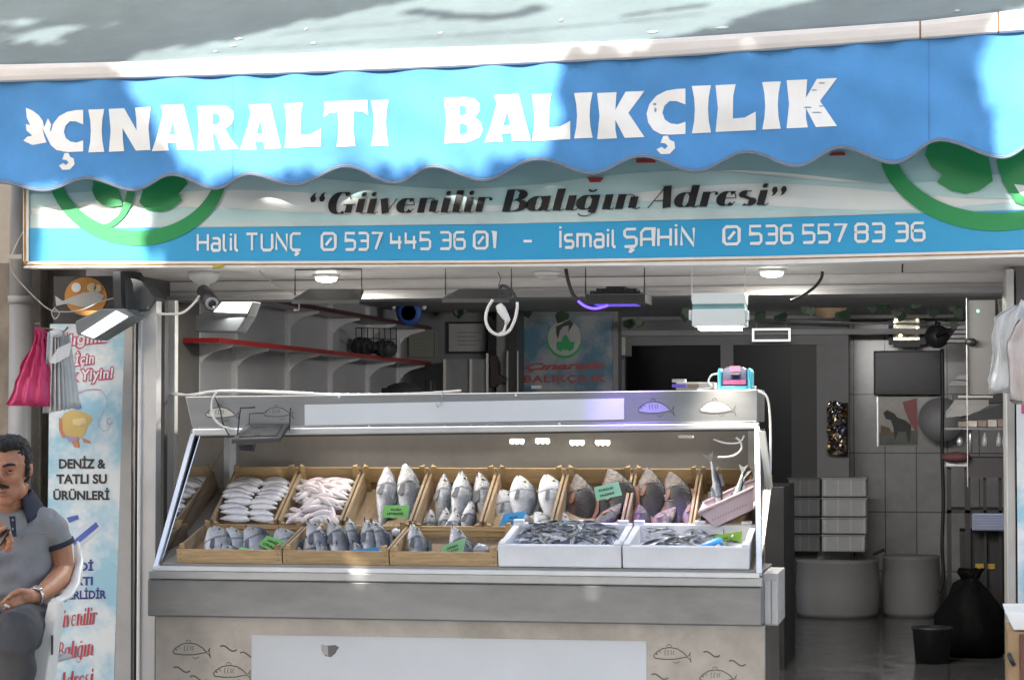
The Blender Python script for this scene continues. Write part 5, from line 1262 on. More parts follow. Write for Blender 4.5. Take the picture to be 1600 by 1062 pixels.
def framed(lb, x0, y0, x1, y1, Y, fm, w, inner):
    t = thing('framed_certificate', lb, 'certificate', at((x0+x1)/2,y1,Y))
    g = G(); a,b = at(x0,y0,Y),at(x1,y1,Y); k = w/ppm(Y)
    g.box((a.x,Y-.02,a.z),(b.x,Y-.001,a.z-k)); g.box((a.x,Y-.02,b.z+k),(b.x,Y-.001,b.z)); g.box((a.x,Y-.02,a.z-k-.0002),(a.x+k,Y-.001,b.z+k+.0002)); g.box((b.x-k,Y-.02,a.z-k-.0002),(b.x,Y-.001,b.z+k+.0002)); g.build('frame', fm, t)
    g = G(); g.box((a.x+k,Y-.012,a.z-k),(b.x-k,Y-.002,b.z+k)); g.build('paper', inner, t)
    g = G()
    for i in range(4): y = lerp(y0,y1,.32+.13*i); g.pxbox(lerp(x0,x1,.25),y,lerp(x0,x1,.8-.1*(i%2)),y+1.2,Y-.0135,Y-.0125)
    g.build('print_lines', mat('faint_print',(.16,.16,.16),.7), t)
framed('certificate in a thin pale frame on the back wall below the ornament', 640,516,682,557, Yb, mat('olive_frame',(.24,.24,.18),.5), 1.5, mat('olive_paper',(.20,.205,.17),.6,var=.1))
framed('certificate in a thick black frame on the back wall', 699,503,762,552, Yb, BLACK, 3.2, PAPER)
cab = thing('glass_cabinet', 'narrow cabinet with shining metal edges in front of the back wall', 'cabinet', at(727,640,4.9))
g = G(); g.pxbox(695,561,762,700,4.92,5.2); g.build('body', mat('cabinet_dull',(.22,.22,.23),.3,.2), cab)
for x in (694,735,761):
    g = G(); g.pxbox(x-1.4,561 if x != 761 else 552,x+1.4,700,4.9,4.9195); g.build('metal_edge', mat('pale_edge',(.75,.72,.66),.3,.4), cab)
g = G(); g.ball(at(630,612,3.0),(.10,.1,.05),14); g.pxbox(596,606,640,640,2.95,3.2); tag(g.build('cloth_heap', mat('black_cloth',(.02,.02,.022),.9,var=.4)), 'dark cloth heap showing just above the header', 'cloth')
pxthing('black_flask', 'small black flask standing on a ledge in front of the side wall', 'flask', 663,592,675,640, 4.0,4.1, BLACK, .01)
g = G(); Yq = 4.95
g.prism([at(x,y,Yq) for x,y in ((766,557),(774,556),(778,566),(779,585),(791,592),(789,597),(776,600),(773,604),(766,604))], (0,.08,0)); tag(g.build('wall_telephone', mat('dark_maroon_plastic',(.03,.018,.018),.45)), 'dark wall handset mounted between the cabinet and the dark post', 'handset')
po = thing('dark_post', 'dark square post with steel edges in front of the back wall', 'post', at(799,700,5.0))
g = G(); g.pxbox(793,466,808,760,5.02,5.25); g.build('post', mat('post_dark',(.03,.03,.03),.35), po)
g = G(); g.pxbox(776,466,792,760,5.06,5.24); g.build('steel_side', mat('post_grey',(.22,.22,.22),.35,.3), po)
for x in (792.4,808.6):
    g = G(); g.pxbox(x-.7,548,x+.7,640,5.0,5.0195); g.build('steel_edge', ALU, po)
# inner poster
ps = thing('shop_poster', 'blue poster with a green leaf ring and red lettering on the back wall', 'poster', at(882,620,5.28))
def cloudmat(name, a, b, scale):
    m = mat(name, a, .45, var=0); t = m.node_tree; r = next(n for n in t.nodes if n.type == 'VALTORGB'); n = next(n for n in t.nodes if n.type == 'TEX_NOISE'); n.inputs['Scale'].default_value = scale
    r.color_ramp.elements[0].position = .42; r.color_ramp.elements[1].position = .58; r.color_ramp.elements[0].color = tuple(a)+(1,); r.color_ramp.elements[1].color = tuple(b)+(1,); return m
Yo = 5.272
g = G(); g.pxbox(809,494,957,640,Yo,Yo+.02); g.build('sheet', cloudmat('poster_clouds',(.05,.13,.19),(.22,.235,.25),4), ps)
g = G(); vs,fs = filled([arc(882,530,28,30,0,355,40), arc(882,527.5,26,28,0,355,40)]); g.add([at(x,y,Yo-.002) for x,y in vs], fs); g.build('green_ring', GREEN, ps)
g = G(); g.pxpoly(arc(882,527.5,25.8,27.8,0,355,40), Yo-.0022, .001); g.build('pale_disc', mat('poster_white',(.30,.31,.31),.5), ps)
g = G(); g.pxpoly([(870,533),(877,534),(880,526),(884,522),(888,528),(891,534),(898,533),(896,545),(890,549),(885,545),(884,549),(881,545),(876,549),(870,545)], Yo-.005, .001); g.build('green_leaf', GREEN, ps)
g = G(); g.pxpoly([(872,530),(869,520),(869,510),(876,507),(884,502),(891,500),(896,506),(890,515),(888,521),(889,508),(880,510),(875,516),(873,524)], Yo-.0065, .001); g.build('dark_fish', mat('poster_dark',(.03,.03,.03),.5), ps)
PRED = mat('poster_red', (.26,.05,.05), .5)
g = G(); pxtext(g,'Çınaraltı',820,947,578,575,11,Yo-.003,0,.06,.35); g.build('lettering', PRED, ps, fix=False)
g = G(); pxtext(g,'BALIKÇILIK',819,947,597,596,11,Yo-.003,0,.05,0,1.15); g.build('lettering', PRED, ps, fix=False)
g = G(); g.pxbox(830,602,845,607,5.24,5.27); g.build('tab', WHITE, ps)
# air conditioner, hat, lit frame, rod, clock, screen, poster below
pxthing('air_conditioner', 'white end of an air conditioner beside the blue poster', 'air conditioner', 958,526,977,555, 5.7,6.0, mat('aircon_white',(.42,.42,.40),.5), .006)
g = G(); c = at(1294,462,5.2); g.lathe(c, [(.135,0),(.136,.004),(.04,.03),(.0,.03)], 28, axis=(0,-1,.15)); tag(g.build('straw_hat', mat('straw',(.42,.30,.18),.8,var=.2,scale=30)), 'round straw hat hanging among the ivy under the ceiling', 'hat')
fr = thing('lamp_frame', 'thin white rectangular frame of light hanging in front of the dark door', 'light', at(1205,533,5.9))
g = G(); Y = 5.9; a,b = at(1175,513,Y),at(1235,533,Y); k = .012
g.box((a.x,Y,a.z),(b.x,Y+.02,a.z-k)); g.box((a.x,Y,b.z+k),(b.x,Y+.02,b.z)); g.box((a.x,Y,a.z-k-.0002),(a.x+k,Y+.02,b.z+k+.0002)); g.box((b.x-k,Y,a.z-k-.0002),(b.x,Y+.02,b.z+k+.0002)); g.build('frame', mat('white_glow',(.85,.85,.83),.5,emis=.35,var=0), fr)
for x in (1182,1228):
    g = G(); p = at(x,513,Y+.01); g.tube([p,V((p.x,p.y,zc))], .002, 5); g.build('wire', GREYP, fr)
g = G(); g.tube([at(1190,499,5.6),at(1300,503,5.6),at(1500,508,5.6)], .006, 6); tag(g.build('hanging_rod', mat('grey_rod',(.34,.34,.34),.4,.4)), 'thin grey rod hung under the ceiling in front of the tiled wall', 'rod')
ck = thing('lit_clock', 'square mirror clock with sparkling little lights between black side panels', 'clock', at(1417,540,6.6))
Y = 6.6
g = G(); g.pxbox(1396,494,1437,531,Y,Y+.05); g.build('face', mat('clock_face',(.26,.25,.20),.15,.3,var=.3,scale=12), ck)
for x0,x1 in ((1388,1395.6),(1437.4,1447)):
    g = G(); g.pxbox(x0,493,x1,538,Y-.01,Y+.05); g.build('side_panel', BLACK, ck)
g = G(); g.pxbox(1396,532,1438,542,Y,Y+.05); g.build('base', BLACK, ck)
for x,y in ((1402,517),(1407,524),(1407,495),(1426,495),(1398,505),(1400,500),(1433,500),(1433,512),(1431,520)):
    g = G(); g.ball(at(x,y,Y-.008), .006 if x > 1408 else .010, 6); g.build('little_light', mat('warm_light',(1,.85,.45),.5,emis=4,var=0), ck)
tv = thing('television', 'flat dark television on the tiled wall above a colourful poster', 'television', at(1417,618,6.9))
g = G(); g.pxbox(1365,548,1471,617,6.88,6.95); g.build('case', BLACK, tv, bevel=.006)
g = G(); g.pxbox(1368,551,1468,613,6.876,6.8795); g.build('screen', mat('tv_screen',(.022,.022,.03),.25,var=.5,scale=3,spec=.15), tv)
pp = thing('wall_poster', 'small colourful poster with a red cloth and dark shape below the television', 'poster', at(1404,697,6.98))
Y = 6.985
g = G(); g.pxbox(1372,618,1435,697,Y,Y+.008); g.build('sheet', mat('poster_sky',(.34,.31,.27),.3,var=.35,scale=5), pp)
g = G(); g.pxpoly([(1374,676),(1434,672),(1434,695),(1374,695)], Y-.003, .001); g.build('ground_patch', mat('poster_green',(.07,.09,.06),.4,var=.5,scale=12), pp)
g = G(); g.pxpoly([(1410,628),(1432,622),(1434,660),(1432,676),(1422,660),(1414,642)], Y-.0045, .001); g.build('red_cloth', mat('poster_flag',(.36,.02,.02),.4,var=.2,scale=8), pp)
g = G(); g.pxpoly([(1380,645),(1386,640),(1398,646),(1402,652),(1414,656),(1424,664),(1422,690),(1418,690),(1416,674),(1404,674),(1398,688),(1396,668),(1392,656),(1384,654)], Y-.006, .001); g.build('dark_shape', mat('poster_dark',(.03,.03,.03),.5), pp)
g = G(); g.pxpoly([(1376,664),(1390,668),(1394,678),(1376,680)], Y-.006, .001); g.build('ochre_patch', mat('poster_ochre',(.25,.17,.07),.5,var=.3), pp)
g = G(); g.pxbox(1370,616.8,1372.4,697,Y-.004,Y+.01); g.build('shiny_edge', ALU, pp)
# ivy and its small lights
iv = thing('ivy_garland', 'dark green ivy garland strung under the shop ceiling', 'garland', at(1250,490,5.4))
IVY = mat('ivy_leaf', (.022,.05,.024), .55, var=.4, scale=10)
LV = [(600,478),(640,475),(684,480),(714,486),(766,487),(826,489),(876,494),(897,493),(945,496),(985,501),(1016,478),(1070,491),(1193,495),(1223,493),(1232,472),(1262,487),(1316,486),(1360,474),(1380,479),(1411,484),(1432,472),(1461,487),(1490,477),(1496,490),(1494,502),(1500,470),(1485,468),(1404,490),(1318,493),(1085,497),(1005,503)]
g = G(); rs = random.Random(6)
for x,y in LV:
    c = at(x+rs.uniform(-2,2),y,5.3+rs.uniform(-.5,.2)); r = rs.uniform(.028,.04); a0 = rs.uniform(-.5,.5)
    for q in range(2):
        tl = rs.uniform(-.6,.6); cc = c+V((rs.uniform(-.02,.02),.01*q,rs.uniform(-.02,.02)))
        pts = []
        for u,v in ((0,-1.1),(.45,-.7),(.85,-.35),(.95,.1),(.75,.55),(.35,.65),(0,.5),(-.35,.65),(-.75,.55),(-.95,.1),(-.85,-.35),(-.45,-.7)):
            pts.append(cc+V(((u*math.cos(a0)-v*math.sin(a0))*r, tl*u*r, (u*math.sin(a0)+v*math.cos(a0))*r)))
        g.add(pts, [tuple(range(12))])
g.build('leaves', IVY, iv, solid=.001, fix=False)
ctube([at(x,y-8,5.3) for x,y in LV[:26:2] if True][:1]+[at(x,478+4*math.sin(x/40),5.3) for x in range(620,1510,60)], .003, mat('ivy_stem',(.03,.05,.02),.7), 'stem', iv)
for x,y,c,nm in ((1377,469,(.1,1,.25),'g'),(1507,474,(1,.5,.1),'o'),(1528,486,(.05,1,.2),'g'),(1198,473,(.15,.1,1),'b'),(1414,473,(.9,.9,.7),'w')):
    g = G(); g.ball(at(x,y,5.2 if x < 1510 else 2.9), .007 if x<1510 else .006, 6); g.build('fairy_light', mat('fairy_'+nm,c,.5,emis=5,var=0), iv)
# fan, hose, white shades, tall cabinet
fn_ = thing('black_fan', 'small black fan hanging in front of the tiled wall', 'fan', at(1463,545,5.6))
g = G(); c = at(1464,525,5.6); g.lathe(c, [(.07,0),(.074,-.03),(.05,-.06),(.0,-.06)], 20, axis=(0,-1,0)); g.build('cage', mat('fan_black',(.02,.02,.022),.5), fn_)
g = G(); g.tube([c+V((0,0,.06)),at(1466,503,5.6)], .018, 8); g.tube([c,at(1480,517,5.55),at(1492,515,5.5)], .014, 8); g.build('arm', BLACK, fn_)
cable('hose', [at(x,y,5.5) for x,y in ((1472,545),(1473,620),(1472,700),(1474,780),(1472,850),(1474,900),(1468,925))], .011, mat('dark_green_hose',(.012,.02,.015),.5), 'dark green hose hanging straight down in front of the tiled wall', 'hose')
for (x0,y0,x1,y1),lb in (((1479,507,1511,535),'pile of pale folded cloths on the corner shelf above'),((1480,583,1512,603),'pale folded cloth lying on the lower corner shelf')):
    t = thing('folded_cloths', lb, 'cloth', at((x0+x1)/2,y1,5.2)); n = 4 if y1 < 560 else 2
    for k in range(n):
        g = G(); f = k/n; g.prism([at(lerp(x0,x1-12,f),lerp(y1,y0,f),5.2),at(x1,lerp(y1,y0,f),5.2),at(x1,lerp(y1,y0,f+.75/n),5.2),at(lerp(x0,x1-12,f+.75/n),lerp(y1,y0,f+.75/n),5.2)], (0,.15,0)); g.build('cloth', mat('pale_cloth',(.48,.48,.48),.8), t, bevel=.004)
tc_ = thing('tall_cabinet', 'tall dark grey cabinet with a pale edge rail at the shop entrance side', 'cabinet', at(1535,700,3))
g = G(); g.pxbox(1513,469,1556,616,3.0,3.5); g.build('body', mat('cabinet_dark_grey',(.11,.105,.10),.5,var=.1), tc_)
g = G(); g.pxbox(1509.5,466,1512.5,760,2.98,3.0); g.build('rail', mat('pale_edge',(.75,.72,.66),.3,.4), tc_)
g = G(); g.ball(at(1517,534,2.97), (.03,.02,.02), 8); g.build('knob', BLACK, tc_)
g = G(); g.prism([at(x,y,1.3) for x,y in ((1559,467),(1566,467),(1569,520),(1563,520))], (0,.03,0)); tag(g.build('cream_lath', mat('cream_wood',(.55,.50,.42),.6)), 'cream lath leaning at the top of the entrance', 'lath')
# work corner on the right: shelf goods, table, crate, bucket, bags
Y = 4.2
pxthing('label_printer', 'black printer with a white strip on the work shelf', 'printer', 1488,615,1572,630, Y,Y+.3, BLACK)
pxthing('paper_roll', 'white strip of paper along the top of the black printer', 'paper', 1497,617.5,1552,621.5, Y-.012,Y-.001, mat('white_paper',(.5,.49,.46),.6))
g = G(); g.prism([at(x,y,Y-.02) for x,y in ((1492,633),(1545,633),(1520,648),(1478,652))], (0,.02,.03)); tag(g.build('paper_sheet', mat('grey_paper',(.30,.29,.28),.7)), 'grey paper hanging from the printer on the work shelf', 'paper')
g = G(); g.prism([at(x,y,Y-.03) for x,y in ((1520,645),(1575,628),(1575,660),(1500,656))], (0,.05,0)); tag(g.build('dark_bag', mat('dark_bag',(.03,.032,.036),.6,var=.5)), 'dark plastic bag lying under the printer', 'bag')
pk = random.Random(1)
for k in range(5):
    x0 = 1497+k*15.4; pxthing('packet', 'pale brown packet lying in the row on the work shelf', 'packet', x0,658-k*.9,x0+14.6,667, Y-.05,Y+.15, mat(('packet_brown','packet_cream')[k%2],((.24,.19,.15),(.5,.46,.42))[k%2],.5,var=.3,scale=20), .004, 'packets on the work shelf')
wt = thing('work_table', 'dark metal work table with tray and rails beside the green hose', 'table', at(1525,960,4.2))
DT = mat('table_dark', (.028,.026,.028), .45, .2)
g = G(); g.pxbox(1476,668,1575,671,Y-.05,Y+.4); g.build('upper_shelf', mat('shelf_steel',(.2,.2,.2),.4,.4), wt)
g = G(); g.pxbox(1478,722,1512,728,Y-.1,Y+.3); g.build('white_edge', mat('edge_white',(.55,.55,.53),.5), wt)
g = G(); g.pxbox(1509,715,1576,746,Y-.08,Y+.4); g.build('drawer', mat('drawer_dark',(.05,.042,.045),.5), wt)
for x0,x1 in ((1479,1486),(1507,1516),(1536,1541),(1560,1565)):
    g = G(); a,b = at(x0,730,Y-.05),at(x1,730,Y-.05); g.box((a.x,Y-.05,.15),(b.x,Y,a.z)); g.build('leg', DT, wt)
g = G(); g.pxbox(1479,796,1576,802,Y-.05,Y+.4); g.build('lower_shelf', DT, wt)
g = G(); g.pxbox(1500,830,1576,970,Y-.02,Y+.4); g.build('back_sheet', mat('black_sheet',(.018,.016,.016),.6,var=.4), wt)
g = G(); g.ball(at(1493,714,Y-.1),(.085,.06,.03),12); tag(g.build('red_cloth', mat('dark_red_cloth',(.10,.035,.04),.8,var=.4)), 'dark red cloth lying on the white table edge', 'cloth')
g = G(); g.ball(at(1500,690,Y+.05),(.02,.02,.03),8); g.tube([at(1516,665,Y+.02),at(1516,706,Y+.02)],.008,6); tag(g.build('steel_stand', ALU), 'slim steel stand on the work table', 'stand')
for x in (1539,1561,1570): 
    g = G(); g.lathe(at(x,697,Y), [(.014,0),(.016,.02),(.012,.05),(.006,.06),(.006,.075)], 10); tag(g.build('bottle', mat('clear_plastic',(.4,.4,.42),.15,var=.05)), 'small shiny bottle standing under the packets', 'bottle', 'shiny bottles on the work table')
bc = thing('blue_crate', 'pale blue plastic crate on the lower shelf of the work table', 'crate', at(1545,829,4.0))
BLC = mat('pale_blue_plastic', (.30,.33,.46), .5, var=.1)
g = G(); g.pxbox(1519,802,1574,829,Y-.12,Y+.25); g.build('body', BLC, bc, bevel=.004)
for k in range(6):
    g = G(); g.pxbox(1520,804+k*4.2,1573,806+k*4.2,Y-.126,Y-.1202); g.build('rib', mat('blue_rib',(.20,.23,.34),.5), bc)
pxthing('yellow_label', 'yellow strip label on the black sheet under the work table', 'label', 1524,880,1555,889, Y-.03,Y-.022, mat('yellow_label',(.35,.22,.03),.6))
g = G(); c = at(1456,968,3.5); c.z = .15
g.lathe(c, [(.085,0),(.10,.17),(.106,.175),(.106,.185),(.095,.185),(.08,.02),(0,.02)], 22); tag(g.build('bucket', BLACK), 'black bucket with a pale handle standing by the black bag', 'bucket')
g = G(); rs = random.Random(9); c = at(1518,985,3.9); c.z = .15
g.lathe(c, [(.14,0),(.185,.05),(.19,.14),(.165,.24),(.12,.32),(.075,.37),(.045,.40),(.03,.415),(.055,.45),(.05,.455)], 22)
g.v = [c+V(((v-c).x*(1+.09*math.sin(math.atan2((v-c).y,(v-c).x)*5+v.z*9)), (v-c).y*(1+.09*math.sin(math.atan2((v-c).y,(v-c).x)*5+v.z*9)), (v-c).z))+V((rs.uniform(-.009,.009),rs.uniform(-.009,.009),rs.uniform(-.006,.006) if v.z > .2 else 0)) for v in g.v]
g.v = [v+noise.noise_vector(v*11)*.035+noise.noise_vector(v*30)*.012 if v.z > .17 else v for v in g.v]
tag(g.build('bin_bag', mat('bin_bag_black',(.004,.004,.004),.65,var=.5,spec=.08,bump=.8,bscale=22)), 'full black bin bag standing on the floor beside the bucket', 'bag')
# foil curtain, fan disc, crates of clear plastic, tubs
fo = G(); rs = random.Random(12)
for k in range(420):
    x,y = rs.uniform(1294,1321), rs.uniform(628,708); c = at(x,y,6.1+rs.uniform(-.02,.02)); n = V((rs.uniform(-1,1),-1,rs.uniform(-1,1))).normalized(); a = n.orthogonal().normalized()*rs.uniform(.006,.012); b = n.cross(a)
    fo.add([c-a-b,c+a-b,c+a+b,c-a+b],[(0,1,2,3)], rs.choice((0,0,1,2)))
tag(fo.build('foil_curtain', [mat('silver_foil',(.8,.8,.8),.12,1),mat('gold_foil',(.8,.5,.2),.15,1),mat('dark_foil',(.1,.1,.15),.15,.8)], fix=False), 'glittering foil curtain hanging beside the dark door', 'curtain')
g = G(); g.pxbox(1311,629,1325,712,6.14,6.16); tag(g.build('dark_curtain', mat('curtain_dark',(.02,.02,.02),.9)), 'dark curtain edge beside the glittering foil', 'curtain')
g = G(); c = at(1470,655,6.7); g.lathe(c, [(.14,0),(.145,.01),(.02,.02),(0,.02)], 26, axis=(0,-1,0)); tag(g.build('white_disc', mat('pale_disc_plastic',(.42,.42,.43),.5)), 'pale round disc on the tiled wall behind the green hose', 'disc')
CLR = mat('cloudy_plastic', (.50,.51,.51), .3, var=.12, transl=.15); CLD = mat('cloudy_plastic_dark', (.11,.11,.115), .35, var=.15)
def clearbox(x0,y0,x1,y1,Yq,m,lb):
    t = thing('plastic_crate', lb, 'crate', at((x0+x1)/2,y1,Yq), 'cloudy plastic crates stacked on the tubs')
    g = G(); g.pxbox(x0,y0,x1,y1,Yq,Yq+.32); g.build('body', m, t, bevel=.008)
    for k in range(4):
        x = lerp(x0+4,x1-5,k/3); g = G(); g.pxbox(x,y0+3,x+2.2,y1-2,Yq-.008,Yq-.0005); g.build('rib', mat('rib_light',(.62,.62,.62),.35) if m is CLR else mat('rib_dark',(.17,.17,.17),.35), t)
    g = G(); g.pxbox(x0-1,y0,x1+1,y0+3,Yq-.012,Yq+.33); g.build('rim', m, t, bevel=.003)
for k,(y0,y1) in enumerate(((746,776),(777,807),(808,834),(835,862))):
    nm = ('topmost','second from the top','third from the top','lowest')[k]
    clearbox(1284,y0,1354-(k==3)*2,y1,6.0,CLR,f'pale cloudy plastic crate, {nm} of the brighter stack on the grey tub')
    clearbox(1231,y0,1282,y1,6.1,CLD,f'dim cloudy plastic crate, {nm} of the darker stack on the grey tub')
TUB = mat('grey_tub', (.27,.265,.26), .5, var=.15, scale=2)
for px,r,h,Yq,lb in ((1308,.27,.36,6.3,'wide grey tub on the floor under the cloudy crates'),(1424,.185,.38,6.4,'narrower grey tub on the floor in front of the tiled wall')):
    c = at(px,940,Yq); c.z = .15; g = G(); g.lathe(c, [(r*.93,0),(r*.98,.03),(r,h*.5),(r*.97,h-.02),(r*1.0,h),(0,h+.004)], 32); tag(g.build('tub', TUB), lb, 'tub', 'grey tubs on the shop floor')
g = G(); g.tube([at(1364,866,6.0),at(1382,858,6.0)], .01, 8); tag(g.build('tub_handle_rod', DARK), 'dark rod lying across the gap between the two grey tubs', 'rod')
# dark stool and goods inside on the left of the aisle
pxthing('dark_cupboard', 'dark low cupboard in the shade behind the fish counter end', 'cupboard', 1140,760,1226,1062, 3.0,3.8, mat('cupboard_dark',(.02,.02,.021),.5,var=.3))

# ================================================================ RIGHT SIDE: white bags, banner, drawer cabinet
BAGW = mat('white_plastic_bag', (.70,.72,.73), .32, var=.1, scale=10, transl=.35, bump=.7, bscale=45, stretch=(1,1,.35))
def bagbundle(name, L, R_, T, B, Y, m, lb, n=40, pleat=.012, seed=1, dep=.07):
    """bundle of thin bags: L and R_ give left and right pixel edges from top (0) to bottom (1)"""
    rs = random.Random(seed); ph = [rs.uniform(0,6) for _ in range(4)]
    g = G(); rings = []
    for i in range(15):
        f = i/14; y = lerp(T,B,f); xa,xb = pw(L,f),pw(R_,f); a,b = at(xa,y,Y),at(xb,y,Y); c = (a+b)/2; hw = (b.x-a.x)/2; ring = []
        for k in range(n):
            an = 2*math.pi*k/n; p = 1+(.10*math.sin(an*7+ph[0])+.07*math.sin(an*12+ph[1]+f*2))*(.3+.7*f)
            ring.append(V((c.x+hw*math.cos(an)*(1+.04*(p-1)), Y+dep*(.35+.65*f)*math.sin(an)*p+pleat*math.sin(an*9+ph[2]+f), c.z+.008*math.sin(an*3+ph[3])*f)))
        rings.append(ring)
    g.loft(rings); g.v = [v+noise.noise_vector(v*14+V((seed,0,0)))*.012+noise.noise_vector(v*40)*.005 for v in g.v]
    o = g.build(name, m); return tag(o, lb, 'bags')
bagbundle('white_bags', [(0,1580),(.12,1556),(1,1543)], [(0,1612),(.2,1622),(1,1630)], 478,612, -.02, BAGW, 'bundle of pale plastic bags hanging at the entrance beside the pier', seed=2, dep=.09)
bagbundle('white_bags', [(0,1592),(.3,1572),(1,1578)], [(0,1650),(1,1660)], 500,628, -.10, mat('pinkish_plastic_bag',(.66,.60,.58),.4,var=.12,transl=.3), 'paler pinkish bag hanging in front of the bundle beside the pier', seed=3, dep=.05)
g = G(); g.tube([at(1600,470,-.02),at(1594,482,-.02),at(1600,492,-.02)], .012, 8); tag(g.build('bag_knot', BAGW), 'twisted knot holding the pale plastic bags', 'knot')
BANM = cloudmat('banner_clouds', (.30,.52,.63), (.66,.70,.71), 5)
bn = thing('side_banner', 'pale blue banner at the edge of the shop beyond the entrance', 'banner', at(1640,960,.3))
g = G(); g.pxbox(1588,600,1720,958,.3,.32); g.build('sheet', BANM, bn)
g = G(); g.pxpoly([(1596,612),(1640,606),(1640,650),(1596,646)], .297, .002); g.build('red_print', mat('banner_pink',(.55,.10,.22),.5), bn)
dc = thing('drawer_cabinet', 'brown drawer cabinet with a white slab on top at the shop edge', 'cabinet', at(1640,1062,-.3))
g = G(); p = [at(1570,957,-.35),at(1760,957,-.35)]; g.prism([at(1570,956,-.3),at(1780,956,-.3),at(1780,984,-.3),at(1584,984,-.3)], (0,.4,0)); g.build('slab', mat('white_slab',(.70,.71,.72),.4,dirt=.1), dc, bevel=.004)
g = G(); a,b = at(1574,985,-.29),at(1780,985,-.29); g.box((a.x,-.29,.12),(b.x,.1,a.z-.001)); g.build('body', mat('tan_wood',(.36,.24,.13),.6,var=.2,scale=4,stretch=(1,1,.3),dirt=.2), dc, bevel=.003)
g = G(); g.pxbox(1593,990,1780,1300,-.3,-.2905); g.build('drawer', mat('dark_red_wood',(.14,.055,.035),.5,var=.2), dc, bevel=.003)
g = G(); g.tube([at(1577,1022,-.3),at(1577,1024,-.33),at(1583,1036,-.33),at(1584,1037,-.3)], .008, 8); g.build('handle', DARK, dc)
# ================================================================ LEFT SIDE: banner, round fish sign, bags
ban = thing('tall_banner', 'tall pale blue printed banner standing beside the door jamb', 'banner', at(125,1240,.28))
YBn = .28
g = G(); g.pxpoly([(78,506),(195.5,506),(178,1062),(173,1236),(64,1236),(72,1062)], YBn, .004); g.build('sheet', BANM, ban)
g = G(); g.pxpoly([(196,480),(207,480),(205,700),(204,1062),(202,1236),(174,1236),(179,1062),(189,700)], YBn-.004, .03); g.build('frame_post', mat('banner_post_grey',(.40,.40,.40),.4,.4,dirt=.15), ban)
BP = mat('banner_pink',(.55,.10,.22),.5); BWH = mat('banner_white',(.72,.72,.72),.5); BINK = mat('banner_ink',(.03,.03,.03),.5); BNV = mat('banner_navy',(.035,.04,.20),.5); BRD = mat('banner_red',(.42,.05,.07),.5)
for body,x0,x1,y0,y1,h in (('Sağlığınız',70,171,543,533,17),('İçin',115,148,571,567,16),('Balık Yiyin!',76,178,598,590,17)):
    g = G(); pxtext(g,body,x0,x1,y0,y1,h,YBn-.002,0,.15,.12,1.12); g.build('lettering_outline', BP, ban, fix=False)
    g = G(); pxtext(g,body,x0+1.2,x1-1.2,y0-.3,y1-.3,h*.97,YBn-.004,0,.035,.12,1.12); g.build('lettering', BWH, ban, fix=False)
for body,x0,x1,y0,y1,h,m in (('DENİZ &',92,165,731,731,14.5,BINK),('TATLI SU',88,167,755,754.5,14.5,BINK),('ÜRÜNLERİ',83,171,780,780,14,BINK),('KREDİ',88,146,891,890.5,13,BNV),('KARTI',93,145,914,913,13,BNV),('GEÇERLİDİR',78,166,936,934,13,BNV)):
    g = G(); pxtext(g,body,x0,x1,y0,y1,h,YBn-.002,0,.05); g.build('lettering', m, ban, fix=False)
scr = lambda i,d: .03+.13*abs(d.y)
for t,x0,x1,y0,y1 in (('Güvenilir',80,150,981,974),('Balığın',88,145,1031,1023),('Adresi',90,144,1078,1070)):
    word('script_lettering', t, FF, x0, x1, y0, y1, 27, YBn-.002, scr, BRD, ban, gap=.06, shear=.25)
# plain cheerful fish with a rod, and the tilted bank card
YEL = mat('banner_yellow',(.52,.38,.13),.5); ORG = mat('banner_orange',(.50,.20,.10),.5); LIL = mat('banner_lilac',(.33,.27,.42),.5)
def bp(name, pts, k, m): g = G(); g.pxpoly(pts, YBn-.0015*k, .001); g.build(name, m, ban)
bp('fish_print', [(94,655),(100,646),(112,640),(126,642),(140,648),(145,655),(138,664),(132,678),(122,688),(110,689),(102,680),(95,672)], 1, YEL)
bp('fish_print', [(92,652),(97,655),(97,672),(104,682),(97,684),(92,670)], 2, ORG)
bp('fish_print', [(110,687),(122,687),(124,699),(116,698)], 2, ORG); bp('fish_print', [(128,684),(140,688),(142,692),(130,691)], 2, ORG)
bp('fish_print', [(113,655),(132,652),(136,660),(124,665),(114,663)], 2, mat('banner_pale_yellow',(.62,.52,.25),.5))
bp('fish_print', [(100,678),(112,683),(122,682),(120,688),(108,690)], 3, LIL)
bp('fish_print', [(116,629),(124,628),(127,636),(122,640),(114,638)], 3, mat('banner_blue',(.12,.18,.50),.5))
for L,wd,m in (([(113,622),(122,614),(135,609),(147,608),(158,609)],1.6,LIL),([(158,609),(166,620),(168,632),(160,645),(154,655),(154,666),(160,673),(168,672),(172,664)],.7,mat('banner_line',(.35,.4,.45),.5)),(arc(171,658,4,5,0,300,10),1.0,LIL)):
    vs,fs = ribbon(L, lambda i,d,wd=wd: wd); g = G(); g.add([at(x,y,YBn-.003) for x,y in vs], fs); g.build('rod_print', m, ban)
bp('card_print', [(104,838),(150,806),(160,824),(116,862)], 1, mat('banner_card',(.56,.62,.70),.45))
bp('card_print', [(112,846),(150,815),(154,822),(117,853)], 2, mat('banner_card_blue',(.07,.12,.42),.45))
bp('card_print', [(104,808),(121,804),(123,810),(108,816)], 2, mat('banner_card_blue',(.07,.12,.42),.45))
fs_ = thing('round_fish_sign', 'dark sign with an orange disc and a pale fish above the tall banner', 'sign', at(130,508,.2))
g = G(); g.pxbox(84,432,186,508,.30,.33); g.build('panel', mat('sign_dark',(.025,.025,.028),.5), fs_)
g = G(); g.pxpoly(arc(134,463,33,30,0,350,32), .297, .002); g.build('orange_disc', mat('sign_orange',(.48,.20,.02),.5), fs_)
